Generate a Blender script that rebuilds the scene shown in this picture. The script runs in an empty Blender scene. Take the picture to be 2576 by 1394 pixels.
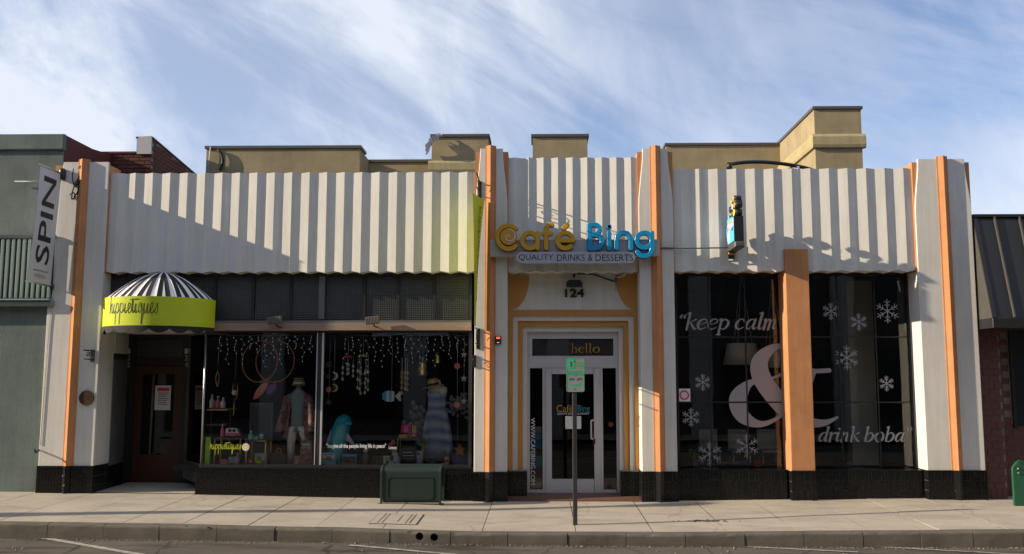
import bpy, bmesh, math, random
from mathutils import Vector, Matrix, noise as mnoise
random.seed(7)
PI = math.pi
S = bpy.context.scene
C = S.collection

# ------------------------------------------------------------------ camera
F = 2290.0                       # focal length in units of a 2576 wide frame
PCX, PCY = 1324.0, 697.0         # principal point in that frame
YAW, PITCH = math.radians(1.0), math.atan(253 / F)
CAM = Vector((0.0, -15.3, 2.0))
cd = bpy.data.cameras.new('camera'); cam = bpy.data.objects.new('camera', cd); C.objects.link(cam)
cd.sensor_width = 36; cd.lens = 36 * F / 2576; cd.shift_x = (1288 - PCX) / 2576
cd.clip_start = .05; cd.clip_end = 3000
cam.location = CAM; cam.rotation_euler = (PI / 2 + PITCH, 0, YAW)
S.camera = cam

# ------------------------------------------------------------------ sky and sun
SUN_AZ, SUN_EL = math.radians(10.8), math.radians(19.8)     # light runs along +X, a little into the wall
SUN_STRENGTH, SKY_STRENGTH = 5.0, .086
MASS_LOC = (7.98, 4.5, 11.5)
world = bpy.data.worlds.new('World'); S.world = world; world.use_nodes = True
nt = world.node_tree; nt.nodes.clear()
def N(t, **k):
    n = nt.nodes.new(t)
    for a, v in k.items(): setattr(n, a, v)
    return n
def L(a, b): nt.links.new(a, b)
def math_n(op, a, b=None):
    n = N('ShaderNodeMath', operation=op)
    for i, v in enumerate((a, b)):
        if v is None: continue
        if isinstance(v, (int, float)): n.inputs[i].default_value = v
        else: L(v, n.inputs[i])
    return n.outputs[0]
sky = N('ShaderNodeTexSky'); sky.sky_type = 'NISHITA'; sky.sun_disc = False
sky.sun_elevation = SUN_EL; sky.sun_rotation = math.radians(259.7)
sky.air_density = 1.0; sky.dust_density = .3; sky.ozone_density = 3.0
skyb = N('ShaderNodeMix', data_type='RGBA', blend_type='MULTIPLY'); skyb.inputs[0].default_value = 1
skyb.inputs[7].default_value = (SKY_STRENGTH * .92, SKY_STRENGTH, SKY_STRENGTH * 1.2, 1)
L(sky.outputs[0], skyb.inputs[6])
tc = N('ShaderNodeTexCoord'); sx = N('ShaderNodeSeparateXYZ'); L(tc.outputs['Generated'], sx.inputs[0])
def cloud_noise(rot, scale, loc, nscale, detail, rough, dist):
    m = N('ShaderNodeMapping', vector_type='TEXTURE'); m.inputs['Rotation'].default_value = (0, math.radians(rot), 0)
    m.inputs['Scale'].default_value = scale; m.inputs['Location'].default_value = loc
    L(tc.outputs['Generated'], m.inputs[0])
    t = N('ShaderNodeTexNoise'); t.inputs['Scale'].default_value = nscale; t.inputs['Detail'].default_value = detail
    t.inputs['Roughness'].default_value = rough; t.inputs['Distortion'].default_value = dist
    L(m.outputs[0], t.inputs['Vector']); return t.outputs['Fac']
def ramp(v, a, b):
    r = N('ShaderNodeMapRange', interpolation_type='SMOOTHSTEP'); L(v, r.inputs[0])
    r.inputs[1].default_value = a; r.inputs[2].default_value = b; return r.outputs[0]
wisp = ramp(cloud_noise(24, (2.9, 1.2, .62), (.7, 0, .3), 4.6, 10, .60, .45), .40, .66)
puff = ramp(cloud_noise(70, (2.0, 1.2, .8), (.2, 0, 1.1), 6.5, 9, .58, .4), .42, .70)
mass = ramp(cloud_noise(0, (1, 1, 1), MASS_LOC, 1.55, 3, .45, .1), .27, .58)
m1 = math_n('ADD', math_n('MULTIPLY', wisp, .55), math_n('MULTIPLY', puff, .35))
cover = math_n('MINIMUM', math_n('ADD', math_n('MULTIPLY', m1, math_n('ADD', math_n('MULTIPLY', mass, .65), .42)), math_n('ADD', math_n('MULTIPLY', mass, .30), .05)), .95)
cmix = N('ShaderNodeMix', data_type='RGBA'); L(cover, cmix.inputs[0]); L(skyb.outputs[2], cmix.inputs[6])
cmix.inputs[7].default_value = (.55, .585, .655, 1)
bg = N('ShaderNodeBackground'); L(cmix.outputs[2], bg.inputs[0]); bg.inputs[1].default_value = 1.0
wo = N('ShaderNodeOutputWorld'); L(bg.outputs[0], wo.inputs[0])
sl = bpy.data.lights.new('sun', 'SUN'); sl.energy = SUN_STRENGTH; sl.angle = math.radians(.53); sl.color = (1, .84, .61)
sun = bpy.data.objects.new('sun', sl); C.objects.link(sun)
SUND = Vector((math.cos(SUN_AZ) * math.cos(SUN_EL), math.sin(SUN_AZ) * math.cos(SUN_EL), -math.sin(SUN_EL)))
sun.rotation_euler = SUND.to_track_quat('-Z', 'Y').to_euler(); sun.location = (-20, -6, 12)
S.view_settings.view_transform = 'Standard'; S.view_settings.look = 'None'
S.view_settings.exposure = 0.62; S.view_settings.gamma = 1.0
S.cycles.max_bounces = 8; S.cycles.transparent_max_bounces = 16; S.cycles.caustics_reflective = False; S.cycles.caustics_refractive = False

# ------------------------------------------------------------------ where things stand
FWD = Vector((-math.sin(YAW) * math.cos(PITCH), math.cos(YAW) * math.cos(PITCH), math.sin(PITCH)))
RGT = Vector((math.cos(YAW), math.sin(YAW), 0)); UPV = RGT.cross(FWD)
def at(px, py, Y=0.0):
    """survey helper: the point of the vertical plane at depth Y that the photograph shows at px, py"""
    d = FWD + RGT * ((px - PCX) / F) - UPV * ((py - PCY) / F)
    return CAM + d * ((Y - CAM.y) / d.y)
def X(px, py=900, Y=0.0): return at(px, py, Y).x
def Z(py, px=1324, Y=0.0): return at(px, py, Y).z
def rect(x0, y0, x1, y1, Y=0.0):
    xm, ym = (x0 + x1) / 2, (y0 + y1) / 2
    return X(x0, ym, Y), X(x1, ym, Y), Z(y1, xm, Y), Z(y0, xm, Y)

# ------------------------------------------------------------------ materials
MATS = {}
def mat(name, col, rough=.6, metal=0.0, var=.12, scale=5.0, bump=0.0, bscale=70.0, streak=0.0, spec=.4, stretch=(1, 1, 1), var2=0.0, coat=0.0, sub=None):
    m = bpy.data.materials.new(name); m.use_nodes = True; t = m.node_tree; b = t.nodes['Principled BSDF']
    b.inputs['Roughness'].default_value = rough; b.inputs['Metallic'].default_value = metal
    b.inputs['Specular IOR Level'].default_value = spec; b.inputs['Coat Weight'].default_value = coat
    tcn = t.nodes.new('ShaderNodeTexCoord'); mp = t.nodes.new('ShaderNodeMapping'); mp.inputs['Scale'].default_value = stretch
    t.links.new(tcn.outputs['Object'], mp.inputs[0])
    def noise(sc, det=5, rough_=.6, src=None):
        n = t.nodes.new('ShaderNodeTexNoise'); n.inputs['Scale'].default_value = sc; n.inputs['Detail'].default_value = det
        n.inputs['Roughness'].default_value = rough_; t.links.new(src or mp.outputs[0], n.inputs['Vector']); return n.outputs['Fac']
    def mul(colour_socket, fac_socket, lo, hi, a=.25, z=.75):
        r = t.nodes.new('ShaderNodeMapRange'); t.links.new(fac_socket, r.inputs[0])
        r.inputs[1].default_value = a; r.inputs[2].default_value = z; r.inputs[3].default_value = lo; r.inputs[4].default_value = hi
        x = t.nodes.new('ShaderNodeMix'); x.data_type = 'RGBA'; x.blend_type = 'MULTIPLY'; x.inputs[0].default_value = 1
        t.links.new(colour_socket, x.inputs[6]); t.links.new(r.outputs[0], x.inputs[7]); return x.outputs[2]
    rgb = t.nodes.new('ShaderNodeRGB'); rgb.outputs[0].default_value = (*col, 1); out = rgb.outputs[0]
    if var: out = mul(out, noise(scale), 1 - var, 1 + var)
    if var2: out = mul(out, noise(scale * 9, 4, .7), 1 - var2, 1 + var2)
    if streak:
        ms = t.nodes.new('ShaderNodeMapping'); ms.inputs['Scale'].default_value = (7, 7, .5); t.links.new(tcn.outputs['Object'], ms.inputs[0])
        out = mul(out, noise(1.6, 6, .65, ms.outputs[0]), 1 - streak, 1.03, .3, .62)
    t.links.new(out, b.inputs['Base Color'])
    if bump:
        bm_ = t.nodes.new('ShaderNodeBump'); bm_.inputs['Strength'].default_value = bump; bm_.inputs['Distance'].default_value = .02
        t.links.new(noise(bscale, 4, .65), bm_.inputs['Height']); t.links.new(bm_.outputs[0], b.inputs['Normal'])
    MATS[name] = m; return m
def M(n): return MATS[n]
mat('white_stucco', (.63, .615, .58), .85, var=.06, scale=1.1, bump=.09, bscale=60, streak=.09, var2=.03, spec=.2)
mat('orange_paint', (.49, .225, .10), .8, var=.15, scale=3.0, bump=.12, bscale=60, streak=.12, spec=.25)
mat('ochre_paint', (.50, .255, .075), .75, var=.06, scale=3, bump=.2, bscale=34, spec=.25)
mat('grey_stucco', (.135, .165, .155), .85, var=.22, scale=1.3, bump=.25, bscale=40, streak=.12, var2=.05, spec=.2)
mat('grey_metal_slat', (.17, .24, .225), .45, var=.08, scale=6, spec=.5)
mat('dark_cabinet', (.02, .024, .024), .6)
mat('tan_stucco', (.30, .245, .15), .9, var=.24, scale=1.5, bump=.2, bscale=50, streak=.07, var2=.05, spec=.2)
mat('tan_trim', (.38, .32, .18), .85, var=.12, scale=3, bump=.3, bscale=25, streak=.12, spec=.2)
mat('coping_metal', (.085, .075, .065), .55, var=.1)
mat('black_tile', (.007, .007, .0075), .22, var=.35, scale=14, spec=.28)
mat('grout', (.20, .185, .165), .9, var=.2, scale=20)
mat('dark_red_paint', (.10, .022, .017), .7, var=.15, scale=4, bump=.2, spec=.3)
mat('old_brick', (.115, .046, .034), .85, var=.3, scale=5, bump=.3, spec=.2)
mat('red_block', (.12, .047, .042), .6, var=.22, scale=5, bump=.2, spec=.35)
mat('mortar', (.24, .20, .165), .95, var=.2)
mat('dark_mortar', (.22, .18, .15), .95, var=.2)
mat('sidewalk_concrete', (.40, .352, .288), .9, var=.10, scale=1.6, bump=.25, bscale=60, var2=.08, spec=.2)
mat('joint_dirt', (.09, .075, .06), .95)
mat('kerb_concrete', (.125, .113, .094), .9, var=.28, scale=2.2, bump=.25, bscale=60, var2=.10, spec=.2)
mat('road_paint', (.33, .31, .27), .85, var=.5, scale=9, var2=.4)
mat('aluminium', (.50, .50, .53), .45, metal=.15, var=.05)
mat('steel', (.45, .45, .46), .35, metal=.9, var=.1)
mat('galvanised', (.045, .045, .05), .5, metal=.2, var=.2, scale=20)
mat('black_metal', (.012, .012, .012), .45, spec=.5)
mat('frame_dark', (.02, .021, .023), .5)
mat('frame_grey', (.13, .135, .135), .5, var=.15)
mat('beam_wood', (.28, .20, .16), .75, var=.15, scale=3, stretch=(1, 6, 6), bump=.15)
mat('door_wood', (.055, .020, .010), .5, var=.25, scale=4, stretch=(6, 6, 1))
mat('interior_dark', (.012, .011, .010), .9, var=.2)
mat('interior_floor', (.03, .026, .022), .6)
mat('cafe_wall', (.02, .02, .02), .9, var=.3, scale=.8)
mat('terracotta', (.14, .07, .05), .6, var=.2, scale=8)
mat('lime_fabric', (.47, .55, .018), .7, var=.04, bump=.08, bscale=120)
mat('black_fabric', (.012, .012, .013), .75, var=.2)
mat('white_fabric', (.72, .72, .74), .7, var=.05)
mat('banner_white', (.52, .52, .56), .6, var=.05)
mat('ink', (.013, .013, .014), .55)
mat('sign_yellow', (.56, .31, .022), .38, var=.04, spec=.5)
mat('sign_blue', (.008, .27, .55), .25, var=.04, spec=.6)
mat('sign_grey', (.42, .41, .43), .5, var=.05)
mat('sign_edge', (.03, .03, .032), .5)
mat('brushed_metal', (.60, .60, .66), .38, metal=.75, var=.12, scale=1.4, stretch=(3, 3, .2))
mat('number_dark', (.022, .018, .015), .5)
mat('vinyl_grey', (.30, .30, .33), .8, var=.03)
mat('vinyl_faint', (.14, .14, .15), .8, var=.03)
mat('vinyl_snow', (.30, .31, .34), .8)
mat('vinyl_lime', (.50, .56, .03), .7)
mat('vinyl_white', (.72, .72, .72), .7)
mat('vinyl_yellow', (.42, .25, .03), .7)
mat('vinyl_blue', (.05, .2, .32), .7)
mat('bench_green', (.014, .030, .025), .45, var=.2, scale=9, spec=.5)
mat('sunlit_bench_green', (.016, .10, .05), .35, var=.12, scale=9, spec=.6)  # the bench paint again, brightened to stand in for sunlight on it
mat('sign_green', (.04, .50, .21), .45, var=.08, scale=20)
mat('sign_face', (.27, .28, .29), .6, var=.1, scale=20)
mat('awning_black', (.016, .016, .018), .42, var=.12, scale=3, spec=.5)
mat('awning_grey', (.07, .067, .063), .5, var=.1)
mat('conduit_white', (.5, .48, .45), .5)
mat('cable', (.02, .018, .016), .6)
mat('bronze', (.085, .052, .026), .45, metal=.6, var=.4, scale=40)
mat('plastic_white', (.7, .7, .7), .5)
mat('red_plastic', (.55, .04, .03), .4)
mat('brass', (.62, .40, .10), .3, metal=.85, var=.15, scale=30)
mat('shade_cream', (.6, .56, .46), .85, var=.05)
mat('leaf', (.06, .14, .02), .6, var=.3, scale=30)
mat('pot', (.2, .2, .2), .6)
mat('opposite_wall', (.10, .092, .085), .9, var=.15, scale=1)
mat('opposite_trim', (.5, .48, .44), .9, var=.1)
mat('opposite_glass', (.02, .022, .025), .2)
mat('roofing', (.10, .095, .09), .95, var=.2)
for nm, c in dict(pink=(.6, .12, .2), salmon=(.62, .20, .12), purple=(.18, .05, .24), magenta=(.42, .015, .12), teal=(.02, .34, .46), aqua_book=(.10, .42, .50), cream=(.62, .56, .44), straw=(.48, .34, .12), denim=(.12, .16, .27), burgundy=(.16, .06, .07), mint=(.22, .5, .42), orange=(.70, .22, .03), yellow=(.72, .48, .02), navy=(.015, .02, .11), hoop=(.48, .16, .05), grey_fur=(.16, .15, .14), slate=(.05, .05, .055), silver=(.5, .5, .52), white_item=(.66, .66, .64), lime_item=(.20, .36, .02), red_item=(.40, .04, .04), skyblue=(.06, .30, .62), amber=(.62, .30, .02), brown=(.10, .06, .03), lilac=(.42, .36, .55)).items():
    mat(nm, tuple(min(.85, q * 1.6) for q in c), .55, var=.08, scale=12)

def special(name):
    m = bpy.data.materials.new(name); m.use_nodes = True; t = m.node_tree; t.nodes.clear(); MATS[name] = m
    o = t.nodes.new('ShaderNodeOutputMaterial'); return m, t, o
def glass(name, tint=(.9, .93, .92), refl=1.0, rough=0.0, wave=0.0):
    m, t, o = special(name)
    tr = t.nodes.new('ShaderNodeBsdfTransparent'); tr.inputs[0].default_value = (*tint, 1)
    gl = t.nodes.new('ShaderNodeBsdfGlossy'); gl.inputs['Roughness'].default_value = rough; gl.inputs[0].default_value = (refl, refl, refl, 1)
    fr = t.nodes.new('ShaderNodeFresnel'); fr.inputs[0].default_value = 1.42
    mx = t.nodes.new('ShaderNodeMixShader'); t.links.new(fr.outputs[0], mx.inputs[0]); t.links.new(tr.outputs[0], mx.inputs[1]); t.links.new(gl.outputs[0], mx.inputs[2])
    if wave:
        tcn = t.nodes.new('ShaderNodeTexCoord'); n = t.nodes.new('ShaderNodeTexNoise'); n.inputs['Scale'].default_value = 2.5
        t.links.new(tcn.outputs['Object'], n.inputs['Vector']); b = t.nodes.new('ShaderNodeBump'); b.inputs['Strength'].default_value = wave; b.inputs['Distance'].default_value = .02
        t.links.new(n.outputs[0], b.inputs['Height']); t.links.new(b.outputs[0], gl.inputs['Normal'])
    t.links.new(mx.outputs[0], o.inputs[0]); return m
glass('window_glass', tint=(.98, .99, .985), wave=.03)
glass('tinted_glass', tint=(.7, .7, .7), wave=.03)
def reeded():
    m = mat('reeded_glass', (.035, .037, .040), .28, var=.35, scale=2.0, spec=.6); t = m.node_tree; b = t.nodes['Principled BSDF']
    tcn = t.nodes.new('ShaderNodeTexCoord'); h = None
    for d in ('X', 'Z'):
        w = t.nodes.new('ShaderNodeTexWave'); w.bands_direction = d; w.inputs['Scale'].default_value = 10; t.links.new(tcn.outputs['Object'], w.inputs[0])
        if h is None: h = w.outputs['Fac']
        else:
            a = t.nodes.new('ShaderNodeMath'); a.operation = 'MULTIPLY'; t.links.new(h, a.inputs[0]); t.links.new(w.outputs['Fac'], a.inputs[1]); h = a.outputs[0]
    r = t.nodes.new('ShaderNodeMapRange'); r.inputs[3].default_value = .5; r.inputs[4].default_value = 2.2; t.links.new(h, r.inputs[0])
    old = b.inputs['Base Color'].links[0].from_socket
    x = t.nodes.new('ShaderNodeMix'); x.data_type = 'RGBA'; x.blend_type = 'MULTIPLY'; x.inputs[0].default_value = 1
    t.links.new(old, x.inputs[6]); t.links.new(r.outputs[0], x.inputs[7]); t.links.new(x.outputs[2], b.inputs['Base Color'])
    bp = t.nodes.new('ShaderNodeBump'); bp.inputs['Strength'].default_value = .5; bp.inputs['Distance'].default_value = .01
    t.links.new(h, bp.inputs['Height']); t.links.new(bp.outputs[0], b.inputs['Normal'])
reeded()
def asphalt():
    m = mat('asphalt', (.105, .093, .080), .9, var=.22, scale=1.2, bump=.7, bscale=90, var2=.18, stretch=(.5, 1.4, 1), spec=.25); t = m.node_tree; b = t.nodes['Principled BSDF']
    tcn = t.nodes.new('ShaderNodeTexCoord'); mp = t.nodes.new('ShaderNodeMapping'); mp.inputs['Scale'].default_value = (.45, 1.9, 1); t.links.new(tcn.outputs['Object'], mp.inputs[0])
    def layer(colour, fac, lo, hi, a, z):
        r = t.nodes.new('ShaderNodeMapRange'); t.links.new(fac, r.inputs[0]); r.inputs[1].default_value = a; r.inputs[2].default_value = z; r.inputs[3].default_value = lo; r.inputs[4].default_value = hi
        x = t.nodes.new('ShaderNodeMix'); x.data_type = 'RGBA'; x.blend_type = 'MULTIPLY'; x.inputs[0].default_value = 1
        t.links.new(colour, x.inputs[6]); t.links.new(r.outputs[0], x.inputs[7]); return x.outputs[2]
    out = b.inputs['Base Color'].links[0].from_socket
    n = t.nodes.new('ShaderNodeTexNoise'); n.inputs['Scale'].default_value = 1.1; n.inputs['Detail'].default_value = 6; n.inputs['Distortion'].default_value = .6; t.links.new(mp.outputs[0], n.inputs['Vector'])
    out = layer(out, n.outputs[0], 1.12, .52, .50, .66)
    v = t.nodes.new('ShaderNodeTexVoronoi'); v.feature = 'DISTANCE_TO_EDGE'; v.inputs['Scale'].default_value = .8
    n2 = t.nodes.new('ShaderNodeTexNoise'); n2.inputs['Scale'].default_value = 3; t.links.new(tcn.outputs['Object'], n2.inputs['Vector'])
    va = t.nodes.new('ShaderNodeMix'); va.data_type = 'RGBA'; va.inputs[0].default_value = .12; t.links.new(tcn.outputs['Object'], va.inputs[6]); t.links.new(n2.outputs['Color'], va.inputs[7]); t.links.new(va.outputs[2], v.inputs['Vector'])
    out = layer(out, v.outputs['Distance'], .35, 1.0, .0, .014)
    t.links.new(out, b.inputs['Base Color'])
asphalt()
def pavement():
    m = MATS['sidewalk_concrete']; t = m.node_tree; b = t.nodes['Principled BSDF']; tcn = t.nodes.new('ShaderNodeTexCoord')
    out = b.inputs['Base Color'].links[0].from_socket
    def layer(fac, lo, hi, a, z):
        nonlocal out
        r = t.nodes.new('ShaderNodeMapRange'); t.links.new(fac, r.inputs[0]); r.inputs[1].default_value = a; r.inputs[2].default_value = z; r.inputs[3].default_value = lo; r.inputs[4].default_value = hi
        x = t.nodes.new('ShaderNodeMix'); x.data_type = 'RGBA'; x.blend_type = 'MULTIPLY'; x.inputs[0].default_value = 1
        t.links.new(out, x.inputs[6]); t.links.new(r.outputs[0], x.inputs[7]); out = x.outputs[2]
    def mapped(sc):
        mp = t.nodes.new('ShaderNodeMapping'); mp.inputs['Scale'].default_value = sc; t.links.new(tcn.outputs['Object'], mp.inputs[0]); return mp.outputs[0]
    n = t.nodes.new('ShaderNodeTexNoise'); n.inputs['Scale'].default_value = 1.3; n.inputs['Detail'].default_value = 7; n.inputs['Roughness'].default_value = .65; t.links.new(mapped((.5, 1.6, 1)), n.inputs['Vector']); layer(n.outputs[0], 1.06, .72, .48, .74)
    v = t.nodes.new('ShaderNodeTexVoronoi'); v.inputs['Scale'].default_value = 2.6; t.links.new(mapped((1, 1, 0)), v.inputs['Vector']); layer(v.outputs['Distance'], .62, 1.0, .035, .06)
    w = t.nodes.new('ShaderNodeTexVoronoi'); w.feature = 'DISTANCE_TO_EDGE'; w.inputs['Scale'].default_value = .33
    n2 = t.nodes.new('ShaderNodeTexNoise'); n2.inputs['Scale'].default_value = 2.2; n2.inputs['Detail'].default_value = 6; t.links.new(tcn.outputs['Object'], n2.inputs['Vector'])
    mx = t.nodes.new('ShaderNodeMix'); mx.data_type = 'RGBA'; mx.inputs[0].default_value = .25; t.links.new(mapped((1, 1, 0)), mx.inputs[6]); t.links.new(n2.outputs['Color'], mx.inputs[7]); t.links.new(mx.outputs[2], w.inputs['Vector']); layer(w.outputs['Distance'], .78, 1.0, .0, .005)
    t.links.new(out, b.inputs['Base Color'])
pavement()
def stripe_cloth(name, a, b_, scale, direction='Z', dist=2.0):
    m = mat(name, a, .85); t = m.node_tree; bs = t.nodes['Principled BSDF']; tcn = t.nodes.new('ShaderNodeTexCoord')
    w = t.nodes.new('ShaderNodeTexWave'); w.bands_direction = direction; w.inputs['Scale'].default_value = scale; w.inputs['Distortion'].default_value = dist; w.inputs['Detail'].default_value = 3
    t.links.new(tcn.outputs['Object'], w.inputs[0]); x = t.nodes.new('ShaderNodeMix'); x.data_type = 'RGBA'; t.links.new(w.outputs['Fac'], x.inputs[0])
    x.inputs[6].default_value = (*a, 1); x.inputs[7].default_value = (*b_, 1); t.links.new(x.outputs[2], bs.inputs['Base Color'])
stripe_cloth('tie_dye', (.22, .28, .46), (.50, .55, .64), 1.7, 'Z', 5.0)
def mottle(name, a, b_, scale):
    m = mat(name, a, .85); t = m.node_tree; bs = t.nodes['Principled BSDF']; tcn = t.nodes.new('ShaderNodeTexCoord'); n = t.nodes.new('ShaderNodeTexNoise'); n.inputs['Scale'].default_value = scale; n.inputs['Detail'].default_value = 5; n.inputs['Roughness'].default_value = .75
    t.links.new(tcn.outputs['Object'], n.inputs['Vector']); r = t.nodes.new('ShaderNodeMapRange'); r.inputs[1].default_value = .4; r.inputs[2].default_value = .6; t.links.new(n.outputs[0], r.inputs[0])
    x = t.nodes.new('ShaderNodeMix'); x.data_type = 'RGBA'; t.links.new(r.outputs[0], x.inputs[0]); x.inputs[6].default_value = (*a, 1); x.inputs[7].default_value = (*b_, 1); t.links.new(x.outputs[2], bs.inputs['Base Color'])
mottle('floral', (.60, .36, .30), (.20, .06, .07), 14)
mottle('kimono', (.42, .24, .24), (.13, .05, .055), 16)
mat('shirt', (.30, .37, .38), .85); mat('pale_lilac', (.20, .20, .26), .8, var=.2); mat('dim_amber', (.30, .13, .02), .7, var=.2); mat('lamp_brown', (.20, .165, .15), .5, var=.1)
stripe_cloth('straw_band', (.45, .36, .2), (.12, .09, .06), 9, 'Z', .3)
def perforated():
    m = mat('perforated_green', (.014, .028, .024), .5, var=.2, scale=8); t = m.node_tree; b = t.nodes['Principled BSDF']
    tcn = t.nodes.new('ShaderNodeTexCoord'); v = t.nodes.new('ShaderNodeTexVoronoi'); v.inputs['Scale'].default_value = 55; v.inputs['Randomness'].default_value = 0
    t.links.new(tcn.outputs['Object'], v.inputs['Vector']); r = t.nodes.new('ShaderNodeMapRange'); r.inputs[1].default_value = .32; r.inputs[2].default_value = .4; r.inputs[3].default_value = .15; r.inputs[4].default_value = 1.2
    t.links.new(v.outputs['Distance'], r.inputs[0]); old = b.inputs['Base Color'].links[0].from_socket
    x = t.nodes.new('ShaderNodeMix'); x.data_type = 'RGBA'; x.blend_type = 'MULTIPLY'; x.inputs[0].default_value = 1; t.links.new(old, x.inputs[6]); t.links.new(r.outputs[0], x.inputs[7]); t.links.new(x.outputs[2], b.inputs['Base Color'])
perforated()
m, t_, o_ = special('led_red'); e_ = t_.nodes.new('ShaderNodeEmission'); e_.inputs[0].default_value = (1, .08, .05, 1); e_.inputs[1].default_value = 1.6; t_.links.new(e_.outputs[0], o_.inputs[0])
m, t_, o_ = special('fairy_bulb'); e_ = t_.nodes.new('ShaderNodeEmission'); e_.inputs[0].default_value = (.85, .92, 1, 1); e_.inputs[1].default_value = .22; t_.links.new(e_.outputs[0], o_.inputs[0])

# ------------------------------------------------------------------ objects
def empty(name, loc, label=None, cat=None, group=None):
    o = bpy.data.objects.new(name, None); C.objects.link(o); o.location = loc; o.empty_display_size = .1
    return tag(o, label, cat, group)
def tag(o, label=None, cat=None, group=None, kind=None):
    if label: o['label'] = label
    if cat: o['category'] = cat
    if group: o['group'] = group
    if kind: o['kind'] = kind
    return o
def wloc(o):
    v = Vector((0, 0, 0))
    while o is not None: v += o.location; o = o.parent
    return v
class MB:
    """collects shapes in world coordinates and links them as ONE mesh object"""
    def __init__(s): s.v = []; s.f = []; s.sm = []
    def add(s, vs, fs, smooth=False):
        n = len(s.v); s.v += [tuple(p) for p in vs]; s.f += [tuple(i + n for i in f) for f in fs]; s.sm += [smooth] * len(fs); return s
    def box(s, x0, x1, y0, y1, z0, z1, rot=None, piv=None):
        vs = [Vector((x, y, z)) for z in (z0, z1) for y in (y0, y1) for x in (x0, x1)]
        if rot is not None:
            c = Vector(piv) if piv else Vector(((x0 + x1) / 2, (y0 + y1) / 2, (z0 + z1) / 2)); vs = [c + rot @ (p - c) for p in vs]
        return s.add(vs, [(0, 2, 3, 1), (4, 5, 7, 6), (0, 1, 5, 4), (2, 6, 7, 3), (0, 4, 6, 2), (1, 3, 7, 5)])
    def cbox(s, x0, x1, y0, y1, z0, z1, b=.01):
        """box with its vertical-face edges chamfered towards -Y"""
        a = [(x0, y1, z0), (x1, y1, z0), (x1, y1, z1), (x0, y1, z1), (x0, y0 + b, z0), (x1, y0 + b, z0), (x1, y0 + b, z1), (x0, y0 + b, z1), (x0 + b, y0, z0 + b), (x1 - b, y0, z0 + b), (x1 - b, y0, z1 - b), (x0 + b, y0, z1 - b)]
        return s.add(a, [(0, 3, 2, 1), (0, 1, 5, 4), (1, 2, 6, 5), (2, 3, 7, 6), (3, 0, 4, 7), (4, 5, 9, 8), (5, 6, 10, 9), (6, 7, 11, 10), (7, 4, 8, 11), (8, 9, 10, 11)])
    def prism(s, poly, a, b, mapf, smooth=False):
        """polygon extruded from a to b; mapf(u, v, d) gives the point"""
        n = len(poly); vs = [mapf(u, v, a) for u, v in poly] + [mapf(u, v, b) for u, v in poly]
        s.add(vs, [tuple(range(n))[::-1], tuple(range(n, 2 * n))]); 
        return s.add(vs, [(i, (i + 1) % n, n + (i + 1) % n, n + i) for i in range(n)], smooth)
    def loft(s, rings, cap=True, smooth=True, closed=True):
        n = len(rings[0]); vs = [p for r in rings for p in r]; m_ = n if closed else n - 1
        fs = [(k * n + i, k * n + (i + 1) % n, (k + 1) * n + (i + 1) % n, (k + 1) * n + i) for k in range(len(rings) - 1) for i in range(m_)]
        s.add(vs, fs, smooth)
        if cap and closed: s.add(rings[0], [tuple(range(n))[::-1]]); s.add(rings[-1], [tuple(range(n))])
        return s
    def tube(s, pts, r, n=8, closed=False):
        pts = [Vector(p) for p in pts]; rings = []; ref = None
        for i, p in enumerate(pts):
            if closed: d = pts[(i + 1) % len(pts)] - pts[i - 1]
            else: d = pts[min(i + 1, len(pts) - 1)] - pts[max(i - 1, 0)]
            d.normalize()
            if ref is None: ref = Vector((0, 0, 1)) if abs(d.z) < .9 else Vector((1, 0, 0))
            a = d.cross(ref); 
            if a.length < 1e-4: a = d.orthogonal()
            a.normalize(); b = a.cross(d).normalized(); ref = b if abs(b.dot(d)) < .5 else ref
            rr = r[i] if isinstance(r, (list, tuple)) else r
            rings.append([p + (a * math.cos(2 * PI * k / n) + b * math.sin(2 * PI * k / n)) * rr for k in range(n)])
        if closed: rings.append(rings[0])
        return s.loft(rings, cap=not closed)
    def lathe(s, c, prof, n=20, ax='Z', sx=1.0, sy=1.0):
        rings = []
        for r, h in prof:
            ring = []
            for k in range(n):
                a = 2 * PI * k / n; u, v = r * math.cos(a) * sx, r * math.sin(a) * sy
                ring.append({'Z': Vector((u, v, h)), 'Y': Vector((u, h, v)), 'X': Vector((h, u, v))}[ax] + Vector(c))
            rings.append(ring)
        return s.loft(rings)
    def ell(s, c, rx, ry, rz, n=14, m=9):
        return s.loft([[Vector(c) + Vector((rx * math.sin(PI * j / m) * math.cos(2 * PI * k / n), ry * math.sin(PI * j / m) * math.sin(2 * PI * k / n), -rz * math.cos(PI * j / m))) for k in range(n)] for j in [.15] + list(range(1, m)) + [m - .15]])
    def build(s, name, material, parent=None, bevel=0.0, **tg):
        me = bpy.data.meshes.new(name); off = wloc(parent) if parent else Vector((0, 0, 0))
        me.from_pydata([tuple(Vector(p) - off) for p in s.v], [], s.f); me.polygons.foreach_set('use_smooth', s.sm)
        me.materials.append(M(material)); 
        if bevel or True:
            bm = bmesh.new(); bm.from_mesh(me); bmesh.ops.remove_doubles(bm, verts=bm.verts, dist=1e-5); bmesh.ops.recalc_face_normals(bm, faces=bm.faces)
            if bevel: bmesh.ops.bevel(bm, geom=[e for e in bm.edges if len(e.link_faces) == 2 and e.calc_face_angle(0) > .6], offset=bevel, segments=2, affect='EDGES', profile=.5)
            bm.to_mesh(me); bm.free()
        o = bpy.data.objects.new(name, me); C.objects.link(o)
        if parent: o.parent = parent
        return tag(o, tg.get('label'), tg.get('cat'), tg.get('group'), tg.get('kind'))
def box(name, material, parent, x0, x1, y0, y1, z0, z1, bevel=0.0, **tg): return MB().box(x0, x1, y0, y1, z0, z1).build(name, material, parent, bevel, **tg)
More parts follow.
